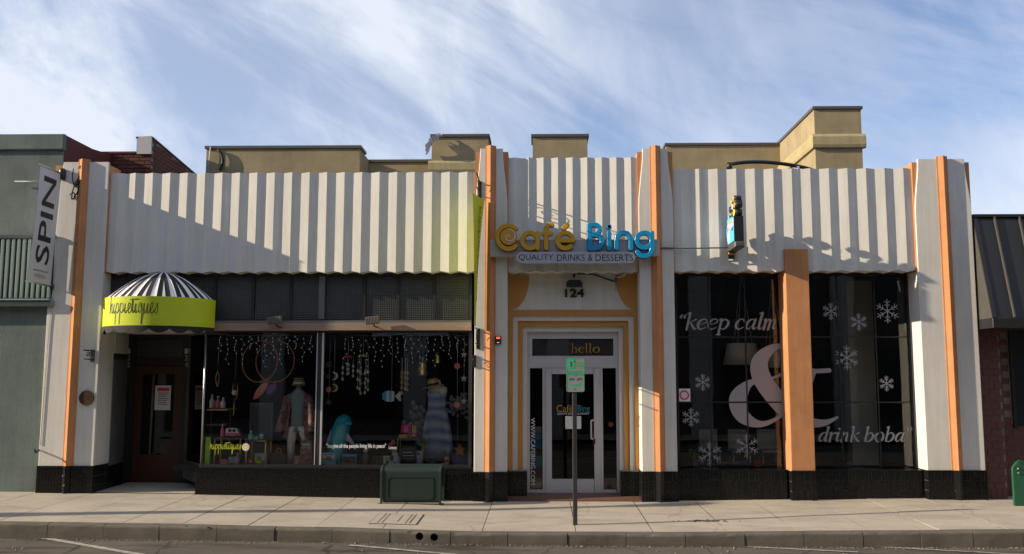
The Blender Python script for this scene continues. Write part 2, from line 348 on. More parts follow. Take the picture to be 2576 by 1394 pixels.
def copy_piece(o, loc, parent):
    c = o.copy(); C.objects.link(c); c.location = loc; c.parent = parent; return c
def wall_map(Y): return lambda u, v, d=0.0: Vector((u, Y - d, v))
def smooth_path(p, n=6, closed=False):
    """Catmull-Rom through tuples of any length"""
    out = []; m_ = len(p); g = (lambda i: p[i % m_]) if closed else (lambda i: p[max(0, min(m_ - 1, i))])
    for i in range(m_ if closed else m_ - 1):
        a, b, c, d = g(i - 1), g(i), g(i + 1), g(i + 2)
        for k in range(n):
            t = k / n; out.append(tuple(.5 * (2 * b[j] + (c[j] - a[j]) * t + (2 * a[j] - 5 * b[j] + 4 * c[j] - d[j]) * t * t + (3 * b[j] - a[j] - 3 * c[j] + d[j]) * t ** 3) for j in range(len(b))))
    if not closed: out.append(tuple(p[-1]))
    return out
def stroke(mb, path, depth, mapf, w=None, closed=False, sm=6, base=0.0, bev=0.0, cap=True):
    """a pen stroke with round ends, as a solid standing off mapf's plane; path (u, v[, width])"""
    p = smooth_path([tuple(q) if len(q) > 2 else (q[0], q[1], w) for q in path], sm, closed) if sm > 1 else [tuple(q) if len(q) > 2 else (q[0], q[1], w) for q in path]
    n = len(p); Lf, Rt = [], []
    def out(inset):
        l_, r_ = [], []
        for i in range(n):
            a = p[i - 1] if (closed or i) else p[0]; b = p[(i + 1) % n] if (closed or i < n - 1) else p[-1]
            dx, dy = b[0] - a[0], b[1] - a[1]; q = math.hypot(dx, dy) or 1e-9; h = max(p[i][2] / 2 - inset, 1e-4)
            l_.append((p[i][0] - dy / q * h, p[i][1] + dx / q * h)); r_.append((p[i][0] + dy / q * h, p[i][1] - dx / q * h))
        if closed: return l_, r_, None
        if not cap: return l_, r_, l_ + r_[::-1]
        def arc(c, ang, h): return [(c[0] + h * math.cos(ang + PI * k / 6), c[1] + h * math.sin(ang + PI * k / 6)) for k in range(1, 6)]
        h0, h1 = max(p[0][2] / 2 - inset, 1e-4), max(p[-1][2] / 2 - inset, 1e-4)
        a1 = math.atan2(p[-1][1] - p[-2][1], p[-1][0] - p[-2][0]); a0 = math.atan2(p[1][1] - p[0][1], p[1][0] - p[0][0])
        return l_, r_, r_ + arc(p[-1], a1 - PI / 2, h1) + l_[::-1] + arc(p[0], a0 + PI / 2, h0)
    lo = out(0); hi = out(bev)
    if closed:
        for side in (0, 1):
            mb.loft([[mapf(u, v, base) for u, v in lo[side]], [mapf(u, v, base + depth - bev) for u, v in lo[side]], [mapf(u, v, base + depth) for u, v in hi[side]]], cap=False, smooth=False)
        A = [mapf(u, v, base + depth) for u, v in hi[0]]; B = [mapf(u, v, base + depth) for u, v in hi[1]]
        mb.add(A + B, [(i, (i + 1) % n, n + (i + 1) % n, n + i) for i in range(n)])
        A = [mapf(u, v, base) for u, v in lo[0]]; B = [mapf(u, v, base) for u, v in lo[1]]
        mb.add(A + B, [(i, n + i, n + (i + 1) % n, (i + 1) % n) for i in range(n)])
        return
    k = len(lo[2]); rings = [[mapf(u, v, base) for u, v in lo[2]], [mapf(u, v, base + depth - bev) for u, v in lo[2]]]
    if bev: rings.append([mapf(u, v, base + depth) for u, v in hi[2]])
    mb.loft(rings, cap=False, smooth=False)
    for o_, d_ in ((hi, base + depth), (lo, base)):
        A = [mapf(u, v, d_) for u, v in o_[0]]; B = [mapf(u, v, d_) for u, v in o_[1]]
        mb.add(A + B, [(i, i + 1, n + i + 1, n + i) for i in range(n - 1)])
        if cap:
            oc = [mapf(u, v, d_) for u, v in o_[2]]
            mb.add([oc[n - 1]] + oc[n:n + 5] + [oc[n + 5]], [tuple(range(7))]); mb.add([oc[2 * n + 4]] + oc[2 * n + 5:2 * n + 10] + [oc[0]], [tuple(range(7))])
def text_geo(body, shear=0.0, bold=0.0):
    cu = bpy.data.curves.new('t', 'FONT'); cu.body = body; cu.shear = shear; cu.offset = bold; cu.resolution_u = 3
    o = bpy.data.objects.new('t', cu); C.objects.link(o); bpy.context.view_layer.update()
    me = bpy.data.meshes.new_from_object(o.evaluated_get(bpy.context.evaluated_depsgraph_get()))
    vs = [(v.co.x, v.co.y) for v in me.vertices]; fs = [tuple(p.vertices) for p in me.polygons]
    bpy.data.objects.remove(o); bpy.data.curves.remove(cu); bpy.data.meshes.remove(me); return vs, fs
def text(name, body, material, parent, mapf, u0, u1, v0, v1, thick=.002, shear=0.0, bold=0.0, rot=0, **tg):
    """lettering fitted into the rectangle u0..u1, v0..v1 of mapf's plane; rot 90 reads upwards, -90 downwards"""
    vs, fs = text_geo(body, shear, bold)
    if rot == 90: vs = [(-y, x) for x, y in vs]
    if rot == -90: vs = [(y, -x) for x, y in vs]
    a0, a1 = min(v[0] for v in vs), max(v[0] for v in vs); b0, b1 = min(v[1] for v in vs), max(v[1] for v in vs)
    q = [(u0 + (x - a0) / (a1 - a0) * (u1 - u0), v0 + (y - b0) / (b1 - b0) * (v1 - v0)) for x, y in vs]
    mb = MB(); n = len(q); mb.add([mapf(u, v, thick) for u, v in q], fs)
    if thick > .006:
        from collections import Counter
        cnt = Counter(tuple(sorted((f[i], f[(i + 1) % len(f)]))) for f in fs for i in range(len(f)))
        ed = [e for e, c in cnt.items() if c == 1]
        mb.add([mapf(u, v, thick) for u, v in q] + [mapf(u, v, 0) for u, v in q], [(a, b, n + b, n + a) for a, b in ed])
    return mb.build(name, material, parent, **tg)

# ================================================================== ground, pavement, kerb, road
def interp(x, xs, ys):
    if x <= xs[0]: return ys[0]
    for a, b, c, d in zip(xs, xs[1:], ys, ys[1:]):
        if x <= b: return c + (d - c) * (x - a) / (b - a)
    return ys[-1]
_gp = [(0, 1238), (300, 1241), (490, 1244), (960, 1253), (1220, 1261), (1620, 1262), (2330, 1256), (2576, 1257)]
_gx = [at(a, b, -.1).x for a, b in _gp]; _gz = [at(a, b, -.1).z for a, b in _gp]
KY = -2.86                                        # face of the kerb
def zg(x, y=0.0): return interp(x, _gx, _gz) + .02 * max(min(y, 0.0), KY)
_rx = [-8.0, -4.0, 0.5, 3.5, 7.0]; _rz = [zg(-8, KY) - .20, zg(-4, KY) - .185, zg(.5, KY) - .165, zg(3.5, KY) - .19, zg(7, KY) - .215]
def zr(x, y): return interp(x, _rx, _rz) + .008 * max(0.0, min(-(y - KY), 6.0) if y < KY else 0)

mb = MB(); mb.add([(-900, -900, -.75), (900, -900, -.75), (900, 900, -.75), (-900, 900, -.75)], [(0, 1, 2, 3)])
mb.build('ground', 'roofing', kind='structure')
def sheet(name, material, x0, x1, y0, y1, nx, ny, zf, parent=None, **k):
    mb = MB(); xs = [x0 + (x1 - x0) * i / nx for i in range(nx + 1)]; ys = [y0 + (y1 - y0) * j / ny for j in range(ny + 1)]
    mb.add([(x, y, zf(x, y)) for y in ys for x in xs], [(j * (nx + 1) + i, j * (nx + 1) + i + 1, (j + 1) * (nx + 1) + i + 1, (j + 1) * (nx + 1) + i) for j in range(ny) for i in range(nx)])
    return mb.build(name, material, parent, **k)
road = sheet('road', 'asphalt', -60, 60, -14.4, KY + .05, 240, 24, lambda x, y: zr(x, y) + .006 * mnoise.noise(Vector((x * .8, y * 1.3, 0))), kind='structure')
def on_ground(px, py, zf, Y0=-3.0):
    y = Y0
    for _ in range(30):
        d = FWD + RGT * ((px - PCX) / F) - UPV * ((py - PCY) / F)
        p = CAM + d * ((y - CAM.y) / d.y); q = CAM + d * ((zf(p.x, y) - CAM.z) / d.z); y = y * .3 + q.y * .7
    return Vector((q.x, q.y, zf(q.x, q.y)))
def marking(a, b, w):
    a, b = on_ground(*a, zr), on_ground(*b, zr); d = (b - a); d.z = 0; b = b + d * .6; n = Vector((-d.y, d.x, 0)).normalized() * w / 2
    K = 14; L_, R_ = [], []
    for i in range(K + 1):
        p = a.lerp(b, i / K); j = random.uniform(.8, 1.1)
        for lst, sgn in ((L_, 1), (R_, -1)):
            q = p + n * sgn * j; lst.append((q.x, q.y, zr(q.x, q.y) + .011))
    MB().add(L_ + R_, [(i, i + 1, K + 2 + i, K + 1 + i) for i in range(K)]).build('painted_line', 'road_paint', road)
marking((0, 1335), (335, 1394), .11); marking((880, 1373), (1079, 1391), .08); marking((1500, 1357), (1900, 1378), .07); marking((2000, 1366), (2350, 1385), .06)
# gutter grit along the kerb, real crumbs
mb = MB()
for _ in range(900):
    x = random.uniform(-8.5, 8.5); y = KY - abs(random.gauss(0, .05)) - .01; r = random.uniform(.003, .011)
    if random.random() < .06: y -= random.uniform(0, .8); r *= 1.4
    mb.ell((x, y, zr(x, y) + r * .4 + .004), r * random.uniform(.8, 1.8), r, r * .7, 5, 3)
mb.build('gutter_grit', 'mortar', kind='stuff', label='loose pale grit and litter crumbs lying along the kerb', cat='grit')

sidewalk = sheet('sidewalk', 'joint_dirt', -60, 60, KY + .14, 1.6, 240, 8, lambda x, y: zg(x, y) - .012, kind='structure')
sj = [X(p, 1262, -.1) for p in (-330, -190, -52, 86, 228, 356, 489, 614, 752, 893, 1031, 1239, 1434, 1594, 1749, 1893, 2044, 2187, 2331, 2480, 2630, 2780, 2930)]
for a, b in zip(sj, sj[1:]):
    g = .006; mb = MB(); xs = [a + g, (a + b) / 2, b - g]; ys = [KY + .16, -1.4, .55]; dz = random.uniform(-.003, .003); e = .007
    P = [(x, y, zg(x, y) + dz + (random.uniform(-.0015, .0015))) for y in ys for x in xs]
    mb.add(P, [(0, 1, 4, 3), (1, 2, 5, 4), (3, 4, 7, 6), (4, 5, 8, 7)])
    o = [(P[0], P[2]), (P[2], P[8]), (P[8], P[6]), (P[6], P[0])]
    for p, q in o: mb.add([p, q, (q[0], q[1], q[2] - .03), (p[0], p[1], p[2] - .03)], [(0, 1, 2, 3)])
    mb.build('paving_slab', 'sidewalk_concrete', sidewalk)
for a, b in ((-40, sj[0]), (sj[-1], 40)):
    sheet('paving_slab', 'sidewalk_concrete', a, b, KY + .16, .55, 40, 2, zg, sidewalk)
kerb = sheet('kerb', 'joint_dirt', -60, 60, KY + .03, KY + .17, 240, 1, lambda x, y: zg(x, y) - .015, kind='structure')
kj = [X(p, 1345, KY) for p in (-470, -325, -180, -30, 118, 260, 400, 545, 690, 835, 980, 1133, 1277, 1427, 1575, 1724, 1873, 2022, 2171, 2316, 2447, 2573, 2720, 2870)]
holes = [at(1055, 1350, KY), at(1092, 1352, KY)]
for i, (a, b) in enumerate(zip(kj, kj[1:])):
    g = .004; dy = random.uniform(-.006, .006); dz = random.uniform(-.004, .004); nx = 14; rings = []
    for k in range(nx + 1):
        x = a + g + (b - a - 2 * g) * k / nx; zt = zg(x, KY) + dz; zb = zr(x, KY) - .12
        c = lambda s: .003 * mnoise.noise(Vector((x * 5, s * 3.1, i)))
        chip = .03 * max(0, mnoise.noise(Vector((x * 6, 4.4, i * .3))) - .36)
        rings.append([(x, KY + .155, zb), (x, KY - .012 + dy, zb), (x, KY - .006 + dy + c(1), zt - .11 + c(2)), (x, KY + dy + c(3), zt - .035), (x, KY + .006 + dy + chip, zt - .018 - chip * .6), (x, KY + .022 + dy + chip, zt - .004 - chip), (x, KY + .045 + chip, zt + c(4) * .3), (x, KY + .155, zt)])
    mb = MB().loft(rings, smooth=False)
    ks = mb.build('kerb_stone', 'kerb_concrete', kerb)
    inside = [h for h in holes if a < h.x < b]
    if inside:
        for h in inside:
            cu = MB().lathe((h.x, KY - .2, h.z), [(.052, 0), (.052, .33)], 20, 'Y').build('cut', 'kerb_concrete')
            bo = ks.modifiers.new('b', 'BOOLEAN'); bo.object = cu; bo.operation = 'DIFFERENCE'; bo.solver = 'EXACT'
            bpy.context.view_layer.update()
            nm = bpy.data.meshes.new_from_object(ks.evaluated_get(bpy.context.evaluated_depsgraph_get())); ks.modifiers.clear(); ks.data = nm; bpy.data.objects.remove(cu)
            MB().lathe((h.x, KY + .125, h.z), [(.05, 0), (.05, .01)], 16, 'Y').build('drain_pipe', 'ink', ks)
# broken patch of the kerb edge and scuffed patch of pavement
for (px, py, n_) in ((548, 1321, 26), (408, 1308, 7), (505, 1308, 6), (30, 1305, 8)):
    c0 = on_ground(px, py, lambda x, y: zg(x, y) - .02, KY); rub = MB()
    for _ in range(n_):
        q = Vector((c0.x + random.gauss(0, .05), KY + .012 + random.uniform(-.01, .03), zg(c0.x, KY) - .03 + random.gauss(0, .018))); r = random.uniform(.008, .024)
        rub.add([q + Vector((random.gauss(0, 1), random.gauss(0, .7), random.gauss(0, 1))).normalized() * r for _k in range(6)], [(0, 1, 2), (0, 2, 3), (0, 3, 4), (0, 4, 1), (5, 2, 1), (5, 3, 2), (5, 4, 3), (5, 1, 4)])
    rub.build('broken_edge', 'joint_dirt' if n_ < 10 else 'tan_trim', kerb, kind='stuff')
weed = MB(); c0 = on_ground(1768, 1311, zg)
for _ in range(90):
    x, y = c0.x + random.gauss(0, .16), c0.y + random.gauss(0, .035); r = random.uniform(.006, .02); weed.ell((x, y, zg(x, y) + .002), r * 1.6, r, r * .35, 5, 3)
weed.build('dirt_patch', 'joint_dirt', sidewalk, kind='stuff')
# utility cover in the pavement
p0, p1 = on_ground(938, 1316, zg), on_ground(1062, 1297, zg)
uc = empty('utility_cover', (p0.x, p0.y, zg(p0.x, p0.y)), 'rectangular concrete utility cover set flush in the pavement before the dark green bench', 'utility cover')
xa, xb, ya, yb = p0.x, p1.x - .03, p0.y, p1.y + .02
def flat(name, m_, x0, x1, y0, y1, h, parent): return MB().add([(x, y, zg(x, y) + h) for x, y in ((x0, y0), (x1, y0), (x1, y1), (x0, y1))] + [(x, y, zg(x, y) - .01) for x, y in ((x0, y0), (x1, y0), (x1, y1), (x0, y1))], [(0, 1, 2, 3), (0, 4, 5, 1), (1, 5, 6, 2), (2, 6, 7, 3), (3, 7, 4, 0)]).build(name, m_, parent)
flat('frame', 'joint_dirt', xa - .05, xb + .05, ya - .05, yb + .05, .0055, uc); flat('lid', 'sidewalk_concrete', xa - .04, xb + .04, ya - .04, yb + .04, .009, uc)
for dx in (.06, .12, xb - xa - .12, xb - xa - .06): flat('slot', 'joint_dirt', xa + dx, xa + dx + .012, ya, yb, .011, uc)
for dx in (.32, .5): flat('slot', 'joint_dirt', xa + dx, xa + dx + .012, ya + .1, yb - .12, .011, uc)

# the far side of the street, which the shop windows mirror; raised and darkened to cut sky fill
sheet('opposite_sidewalk', 'sidewalk_concrete', -60, 60, -17.6, -14.4, 60, 1, lambda x, y: zg(0, KY) + .01, kind='structure')
OB = empty('opposite_building', (0, -18.2, 0), 'long three storey building with pilasters across the street', 'building')
box('wall', 'opposite_wall', OB, -32, 34, -26, -17.6, -.3, 10.6)
for i in range(13):
    x = -31 + i * 5.2; box('pilaster', 'opposite_trim', OB, x, x + .8, -17.58, -17.3, -.3, 10.6)
    box('shop_window', 'opposite_glass', OB, x + 1.2, x + 4.8, -17.59, -17.5, .6, 3.0)
    for dx in (1.5, 3.5):
        for zw in (4.2, 7.3): box('window', 'opposite_glass', OB, x + dx, x + dx + 1.1, -17.59, -17.53, zw, zw + 1.8)
box('cornice', 'opposite_trim', OB, -32.2, 34.2, -17.57, -17.1, 10.62, 11.1)
ab = box('sign_board', 'white_fabric', OB, -6.2, -3.4, -17.29, -17.25, 3.5, 4.3)

# street lamp beyond the left edge of the frame: its long shadow lies along the pavement
lx, ly = -9.7, -2.62; lz = zg(lx, ly)
SLP = empty('street_lamp', (lx, ly, lz), 'tall dark lamp post with a heavy base and a round globe on the pavement', 'street lamp')
MB().lathe((lx, ly, lz), [(.26, -.02), (.26, .12), (.22, .16), (.21, .75), (.17, .85), (.14, .95)], 20).build('base', 'bench_green', SLP)
MB().lathe((lx, ly, lz), [(.135, .9), (.115, 2.5), (.085, 3.9), (.13, 3.95), (.13, 4.05)], 16).build('post', 'bench_green', SLP)
MB().ell((lx, ly, lz + 4.27), .2, .2, .24, 18, 12).build('globe', 'shade_cream', SLP)

# ================================================================== the two-shop building
B = empty('shop_building', (0, .2, 0), 'single storey white pleated stucco shop building with orange ridged piers', 'building')
ZB = Z(683, 1324, 0)                               # underside of the pleated band
WY = .40                                           # plane of the shop windows

# ---- piers: (left px, right px at the base, ridge px at base, plinth top py, white top py, foot py)
def pier(pl, pr, rg, pyb, pyt, taper=(.08, .08), jamb=(True, True)):
    xm = (pl + pr) / 2; x0, x1 = X(pl, 1150, -.075), X(pr, 1150, -.075); xr = X(rg, 1150, -.1)
    zb, zt = Z(pyb, xm, -.075), Z(pyt, xm, -.075); zg0 = zg((x0 + x1) / 2) - .1
    # lower block reaches back to the windows; the upper white slab tapers in front of an orange flank
    body = MB().box(x0 + .001, x1 - .001, -.037, WY + .05, zb, ZB - .02).build('pier', 'white_stucco', B)
    rings = []
    for k in range(13):
        t = k / 12; z = ZB - .02 + (zt - ZB + .02) * t if k else zb; s = max(0, (t - .52) / .48); s = s * s * (3 - 2 * s) if s < 1 else 1
        a, b = x0 + taper[0] * s, x1 - taper[1] * s; c = .008
        rings.append([(a, -.038, z), (a, -.067, z), (a + c, -.075, z), (b - c, -.075, z), (b, -.067, z), (b, -.038, z)])
    MB().loft(rings, smooth=False).build('upper_slab', 'white_stucco', body)
    MB().box(x0 - .01, x1 + .01, -.042, .36, ZB - .02, zt - .05).build('flank', 'orange_paint', body)
    poly = [(-.092, -.05), (-.092, -.086), (-.068, -.09), (-.064, -.094), (0, -.148), (.064, -.094), (.068, -.09), (.092, -.086), (.092, -.05)]
    MB().prism([(xr + u, v) for u, v in poly], zb, zt + .045, lambda u, v, d: Vector((u, v, d))).build('ridge', 'orange_paint', body)
    return x0, x1, zb, xr
piers = [pier(97, 236, 170, 1172, 408, (.14, .0)), pier(1192, 1275, 1231, 1187, 374), pier(1615, 1704, 1660, 1186, 374), pier(2332, 2478, 2408, 1183, 400)]

# ---- tiled plinths. Tiles of the long plinth under the display window and of the first pier stand singly
TW = .0525; tiles_left = [300]; tile_mesh = {}
def tile_run(parent, p, q, z0f, z1, out, single):
    """tiles on the vertical face from p to q (x, y), z0f(x) the ground; out = outward normal"""
    d = Vector((q[0] - p[0], q[1] - p[1], 0)); Ln = d.length; d.normalize(); n = max(1, round(Ln / TW)); w = Ln / n
    nrm = Vector((out[0], out[1], 0)); rows = [(z1 - .014, z1 - .163), (z1 - .169, z1 - .323), (z1 - .329, z1 - .60)]; mbs = MB()
    ang = math.atan2(d.y, d.x)
    for i in range(n):
        for r, (zt, zb) in enumerate(rows):
            c = Vector((p[0], p[1], 0)) + d * (w * (i + .5)); zb2 = zb; a = w / 2 - .0024; h = zt - zb2
            zb2 = max(zb, zt - h) 
            if single and tiles_left[0] > 0:
                tiles_left[0] -= 1; key = (r, round(w, 4), round(ang, 2))
                if key not in tile_mesh:
                    t = MB()
                    t.cbox(-a, a, -.011, .0, -h / 2, h / 2, .003); rot = Matrix.Rotation(ang, 3, 'Z'); t.v = [tuple(rot @ Vector(v)) for v in t.v]
                    o = t.build('tile', 'black_tile'); tile_mesh[key] = o.data
                else: o = bpy.data.objects.new('tile', tile_mesh[key]); C.objects.link(o)
                o.parent = parent; o.location = c + Vector((0, 0, (zt + zb2) / 2)) - wloc(parent) + nrm * random.uniform(-.0015, .0008)
            else:
                t = MB(); t.cbox(-a, a, -.011, .0, -h / 2, h / 2, .003); rot = Matrix.Rotation(ang, 3, 'Z'); off = c + Vector((0, 0, (zt + zb2) / 2)) + nrm * random.uniform(-.0015, .0008)
                mbs.add([rot @ Vector(v) + off for v in t.v], t.f)
    if mbs.v: mbs.build('tiles', 'black_tile', parent, kind='stuff')
def plinth(x0, x1, yf, yb, zt, single=False, sides=(True, True), capo=0.0):
    core = MB().box(x0 + .011, x1 - .011, yf + .011, yb, zg((x0 + x1) / 2) - .3, zt - .008).build('plinth', 'grout', B)
    MB().cbox(x0 - capo, x1 + capo, yf - .004 - capo, yb - .004, zt - .011, zt, .004).build('cap_tile', 'black_tile', core)
    tile_run(core, (x0 + .002, yf + .011), (x1 - .002, yf + .011), None, zt, (0, -1), single)
    if sides[0]: tile_run(core, (x0 + .011, yb - .01), (x0 + .011, yf + .013), None, zt, (-1, 0), False)
    if sides[1]: tile_run(core, (x1 - .011, yf + .013), (x1 - .011, yb - .01), None, zt, (1, 0), False)
    return core
zsill = Z(1178, 840, -.05)
plinth(X(490, 1220, -.06), X(1200, 1220, -.06), -.06, .27, zsill, True, (True, False))
for i, (x0, x1, zb, xr) in enumerate(piers):
    co = plinth(x0 - .014, x1 + .014, -.10, WY + .04, zb, i == 0)
    MB().prism([(xr + u, v) for u, v in [(-.075, -.09), (-.062, -.118), (0, -.165), (.062, -.118), (.075, -.09)]], zg(xr) - .3, zb - .003, lambda u, v, d: Vector((u, v, d))).build('corner_tile', 'black_tile', co)
zc = Z(1183, 1850, -.03)
plinth(piers[2][1] + .02, X(1985, 1220, -.03), .05, WY + .05, zc, False, (False, False)); plinth(X(2050, 1220, -.03), piers[3][0] - .02, .05, WY + .05, zc, False, (False, False))

# ---- pleated bands
def band(xa, xb, n, pyt, name='pleated_band', dep=.0285):
    zt = Z(pyt, (0 + 1324), 0); cols = []; w = (xb - xa) / n
    for i in range(n * 8 + 1):
        t = i / 8; u = t % 1; v = abs(u - .5) * 2            # 1 at a valley, 0 at a ridge
        y = -dep * (1 - v) + .001 * mnoise.noise(Vector((t * 3.1, 0, 1)))
        hump = math.sin(PI * min(1, max(0, v))) * 0 + (v ** .8)
        cols.append((xa + t * w, y, ZB - .022 + .034 * hump, zt - .012 * v + .004 * mnoise.noise(Vector((t * 2.3, 5, 0)))))
    mb = MB(); K = 10
    rows = []
    for k in range(K + 1):
        f = k / K; rows.append([(x + .0018 * mnoise.noise(Vector((x * 3, f * 6, 2))), y + .0012 * mnoise.noise(Vector((x * 5, f * 5, 7))) * (0 < k < K), zb + (zt_ - zb) * f) for x, y, zb, zt_ in cols])
    rows = [[(x, .24, zb) for x, y, zb, z_ in cols]] + rows + [[(x, .24, z_) for x, y, zb, z_ in cols]]
    mb.loft(rows, cap=False, closed=False, smooth=False)
    return mb.build(name, 'white_stucco', B)
band(piers[0][1] - .0, piers[1][0] + .005, 21, 432); band(piers[1][1] - .01, piers[2][0] + .01, 9, 397); band(piers[2][1] - .01, piers[3][0] + .005, 13, 427)
box('soffit', 'ochre_paint', B, piers[0][1] + .012, piers[1][0] - .012, .01, .28, ZB + .012, ZB + .1)
box('soffit', 'white_stucco', B, piers[1][1] + .012, piers[2][0] - .012, .01, WY + .3, ZB + .012, ZB + .1)
box('soffit', 'ochre_paint', B, piers[2][1] + .012, piers[3][0] - .012, .01, WY + .06, ZB + .012, ZB + .1)
# ---- shell behind
XL, XR = piers[0][0], piers[3][1]
box('roof', 'roofing', B, XL + .02, XR - .02, .25, 7.5, 4.75, 4.85)
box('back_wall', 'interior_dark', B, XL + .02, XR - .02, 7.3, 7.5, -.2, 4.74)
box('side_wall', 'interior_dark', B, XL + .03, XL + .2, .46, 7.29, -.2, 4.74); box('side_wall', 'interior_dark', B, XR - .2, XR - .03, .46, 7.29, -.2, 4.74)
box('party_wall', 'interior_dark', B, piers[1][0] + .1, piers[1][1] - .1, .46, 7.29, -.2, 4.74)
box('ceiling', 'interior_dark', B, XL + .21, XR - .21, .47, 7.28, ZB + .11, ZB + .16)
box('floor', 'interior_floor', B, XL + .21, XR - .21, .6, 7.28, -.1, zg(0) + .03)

WL = .22                                           # plane of the left shop's glass
# ---- left shop: transom lights, beam, display windows
xs0, xs1 = piers[0][1] + .005, X(1186, 900, WL)
zt0, zt1 = Z(808, 800, WL), Z(691, 800, WL)
TF = MB()
TF.box(xs0, xs1, WL - .03, WL + .05, zt1 - .03, ZB + .011); TF.box(xs0, xs1, WL - .03, WL + .05, zt0 - .04, zt0 + .03)
tj = [X(p, 750, WL) for p in (270, 445, 541, 638, 732, 812, 917, 1002, 1093, 1184)]
for x in tj: TF.box(x - .025, x + .025, WL - .028, WL + .048, zt0 + .031, zt1 - .031)
tf = TF.build('transom_frame', 'frame_dark', B)
for a, b in zip(tj, tj[1:]): box('reeded_pane', 'reeded_glass', tf, a + .026, b - .026, WL - .005, WL + .01, zt0 + .032, zt1 - .032)
xm = X(812, 750, WL); box('mullion', 'frame_grey', tf, xm - .055, xm + .045, WL - .06, WL - .031, zt0 + .03, zt1 - .03)
r_ = rect(445, 811, 1186, 832, WL - .1); bm_ = MB().cbox(r_[0], xs1, WL - .12, WL + .06, r_[2], r_[3], .01).build('beam', 'beam_wood', B)
box('flashing', 'frame_grey', bm_, r_[0], xs1, WL - .119, WL + .05, r_[3] + .001, r_[3] + .03)
zw0, zw1 = Z(1172, 840, WL), r_[2]
xw0 = X(513, 1000, WL); xw1 = X(1183, 1000, WL); xmid = X(803, 1000, WL)
DW = MB()
DW.box(xw0 - .02, xw1 + .02, WL - .05, WL + .05, zsill - .01, zw0 + .02); DW.box(xw0 - .02, xw1 + .02, WL - .02, WL + .03, zw1 - .03, zw1 - .002)
for x, a in ((xmid, .035), (xw1, .03)): DW.box(x - a, x + a, WL - .04, WL + .035, zw0 + .021, zw1 - .031)
dwf = DW.build('display_window', 'frame_dark', B)
MB().box(xmid - .052, xmid - .037, WL - .045, WL + .03, zw0 + .021, zw1 - .031).box(xmid + .037, xmid + .065, WL - .045, WL + .03, zw0 + .021, zw1 - .031).build('glazing_bar', 'aluminium', dwf)
MB().tube([(xw0, WL - .01, zw0 + .02), (xw0, WL - .01, zw1 - .03)], .017, 10).build('corner_post', 'steel', dwf)
for a, b in ((xw0 + .018, xmid - .053), (xmid + .066, xw1 - .031)): box('glass_pane', 'window_glass', dwf, a, b, WL - .004, WL + .004, zw0 + .021, zw1 - .031)
# entrance recess and its door
YD = 1.22; xe0 = X(262, 1000, .3); xd0, xd1 = X(328, 1220, YD), X(446, 1220, YD); zd0, zd1 = zg(xd0) + .03, Z(921, 400, YD)
xq = X(474, 1000, YD)                         # inner corner of the returned display window
xin = X(316, 1050, YD)                        # inner corner of the left return
EN = MB()
def wall_between(mb, p, q, th, z0, z1):
    p, q = Vector((*p, 0)), Vector((*q, 0)); d = (q - p).normalized(); n = Vector((-d.y, d.x, 0)) * th
    vs = [(*(a + b).to_2d(), z) for z in (z0, z1) for a, b in ((p, Vector()), (q, Vector()), (q, n), (p, n))]
    mb.add(vs, [(0, 1, 2, 3), (4, 7, 6, 5), (0, 4, 5, 1), (1, 5, 6, 2), (2, 6, 7, 3), (3, 7, 4, 0)]); return mb
zh = Z(839, 400, WL)
p_in = (piers[0][1] + .012, .455); q_in = (xin, YD)
wall_between(MB(), p_in, q_in, .05, zg(xd0) - .1, Z(1172, 280, .5)).build('return_plinth', 'black_tile', B)
wall_between(MB(), p_in, q_in, .04, Z(1171, 280, .5), Z(905, 290, .8)).build('return_panel', 'frame_grey', B)
wall_between(MB(), p_in, q_in, .045, Z(905, 290, .8) + .002, Z(890, 290, .8)).build('return_rail', 'frame_dark', B)
wall_between(MB(), p_in, q_in, .04, Z(890, 290, .8) + .002, zh + .05).build('return_panel', 'white_stucco', B)
box('entrance_ceiling', 'white_stucco', B, piers[0][1] + .012, xw0, WL - .02, YD + .1, zh + .03, zh + .08)
box('entrance_header', 'frame_dark', B, piers[0][1] + .012, xw0 - .03, WL + .052, WL + .07, zh + .082, zt0 - .05)
ef = MB(); ef.box(xin, xd0 - .005, YD - .02, YD + .08, zd0 - .15, zh + .028); ef.box(xd1 + .005, xq + .12, YD - .02, YD + .08, zd0 - .15, zh + .028); ef.box(xd0 - .004, xd1 + .004, YD - .015, YD + .08, zd1 + .012, zd1 + .14); ef.box(xd0 - .004, xd1 + .004, YD - .015, YD + .08, zh - .08, zh + .027)
efo = ef.build('door_surround', 'frame_dark', B)
box('reeded_pane', 'reeded_glass', efo, xd0 - .003, xd1 + .003, YD + .02, YD + .03, zd1 + .141, zh - .081)
dl = MB(); st = .13
dl.box(xd0, xd0 + st, YD, YD + .05, zd0, zd1); dl.box(xd1 - st, xd1, YD, YD + .05, zd0, zd1); dl.box(xd0 + st, xd1 - st, YD, YD + .05, zd1 - .14, zd1); dl.box(xd0 + st, xd1 - st, YD, YD + .05, zd0, zd0 + .48)
dlo = dl.build('shop_door', 'door_wood', B, label='dark brown glazed wooden door in the recessed entrance')
box('glass_pane', 'window_glass', dlo, xd0 + st + .001, xd1 - st - .001, YD + .02, YD + .028, zd0 + .481, zd1 - .141)
nx0, nx1, nz0, nz1 = rect(388, 970, 428, 1032, YD - .01); ntc = box('notice', 'white_fabric', dlo, nx0, nx1, YD + .012, YD + .018, nz0, nz1)
box('notice_heading', 'red_item', dlo, nx0 + .04, nx1 - .03, YD + .009, YD + .0118, nz1 - .1, nz1 - .04)
for i in range(7): box('notice_print', 'ink', dlo, nx0 + .06, nx1 - .04 - .02 * (i % 3), YD + .009, YD + .0118, nz1 - .14 - i * .034, nz1 - .13 - i * .034)
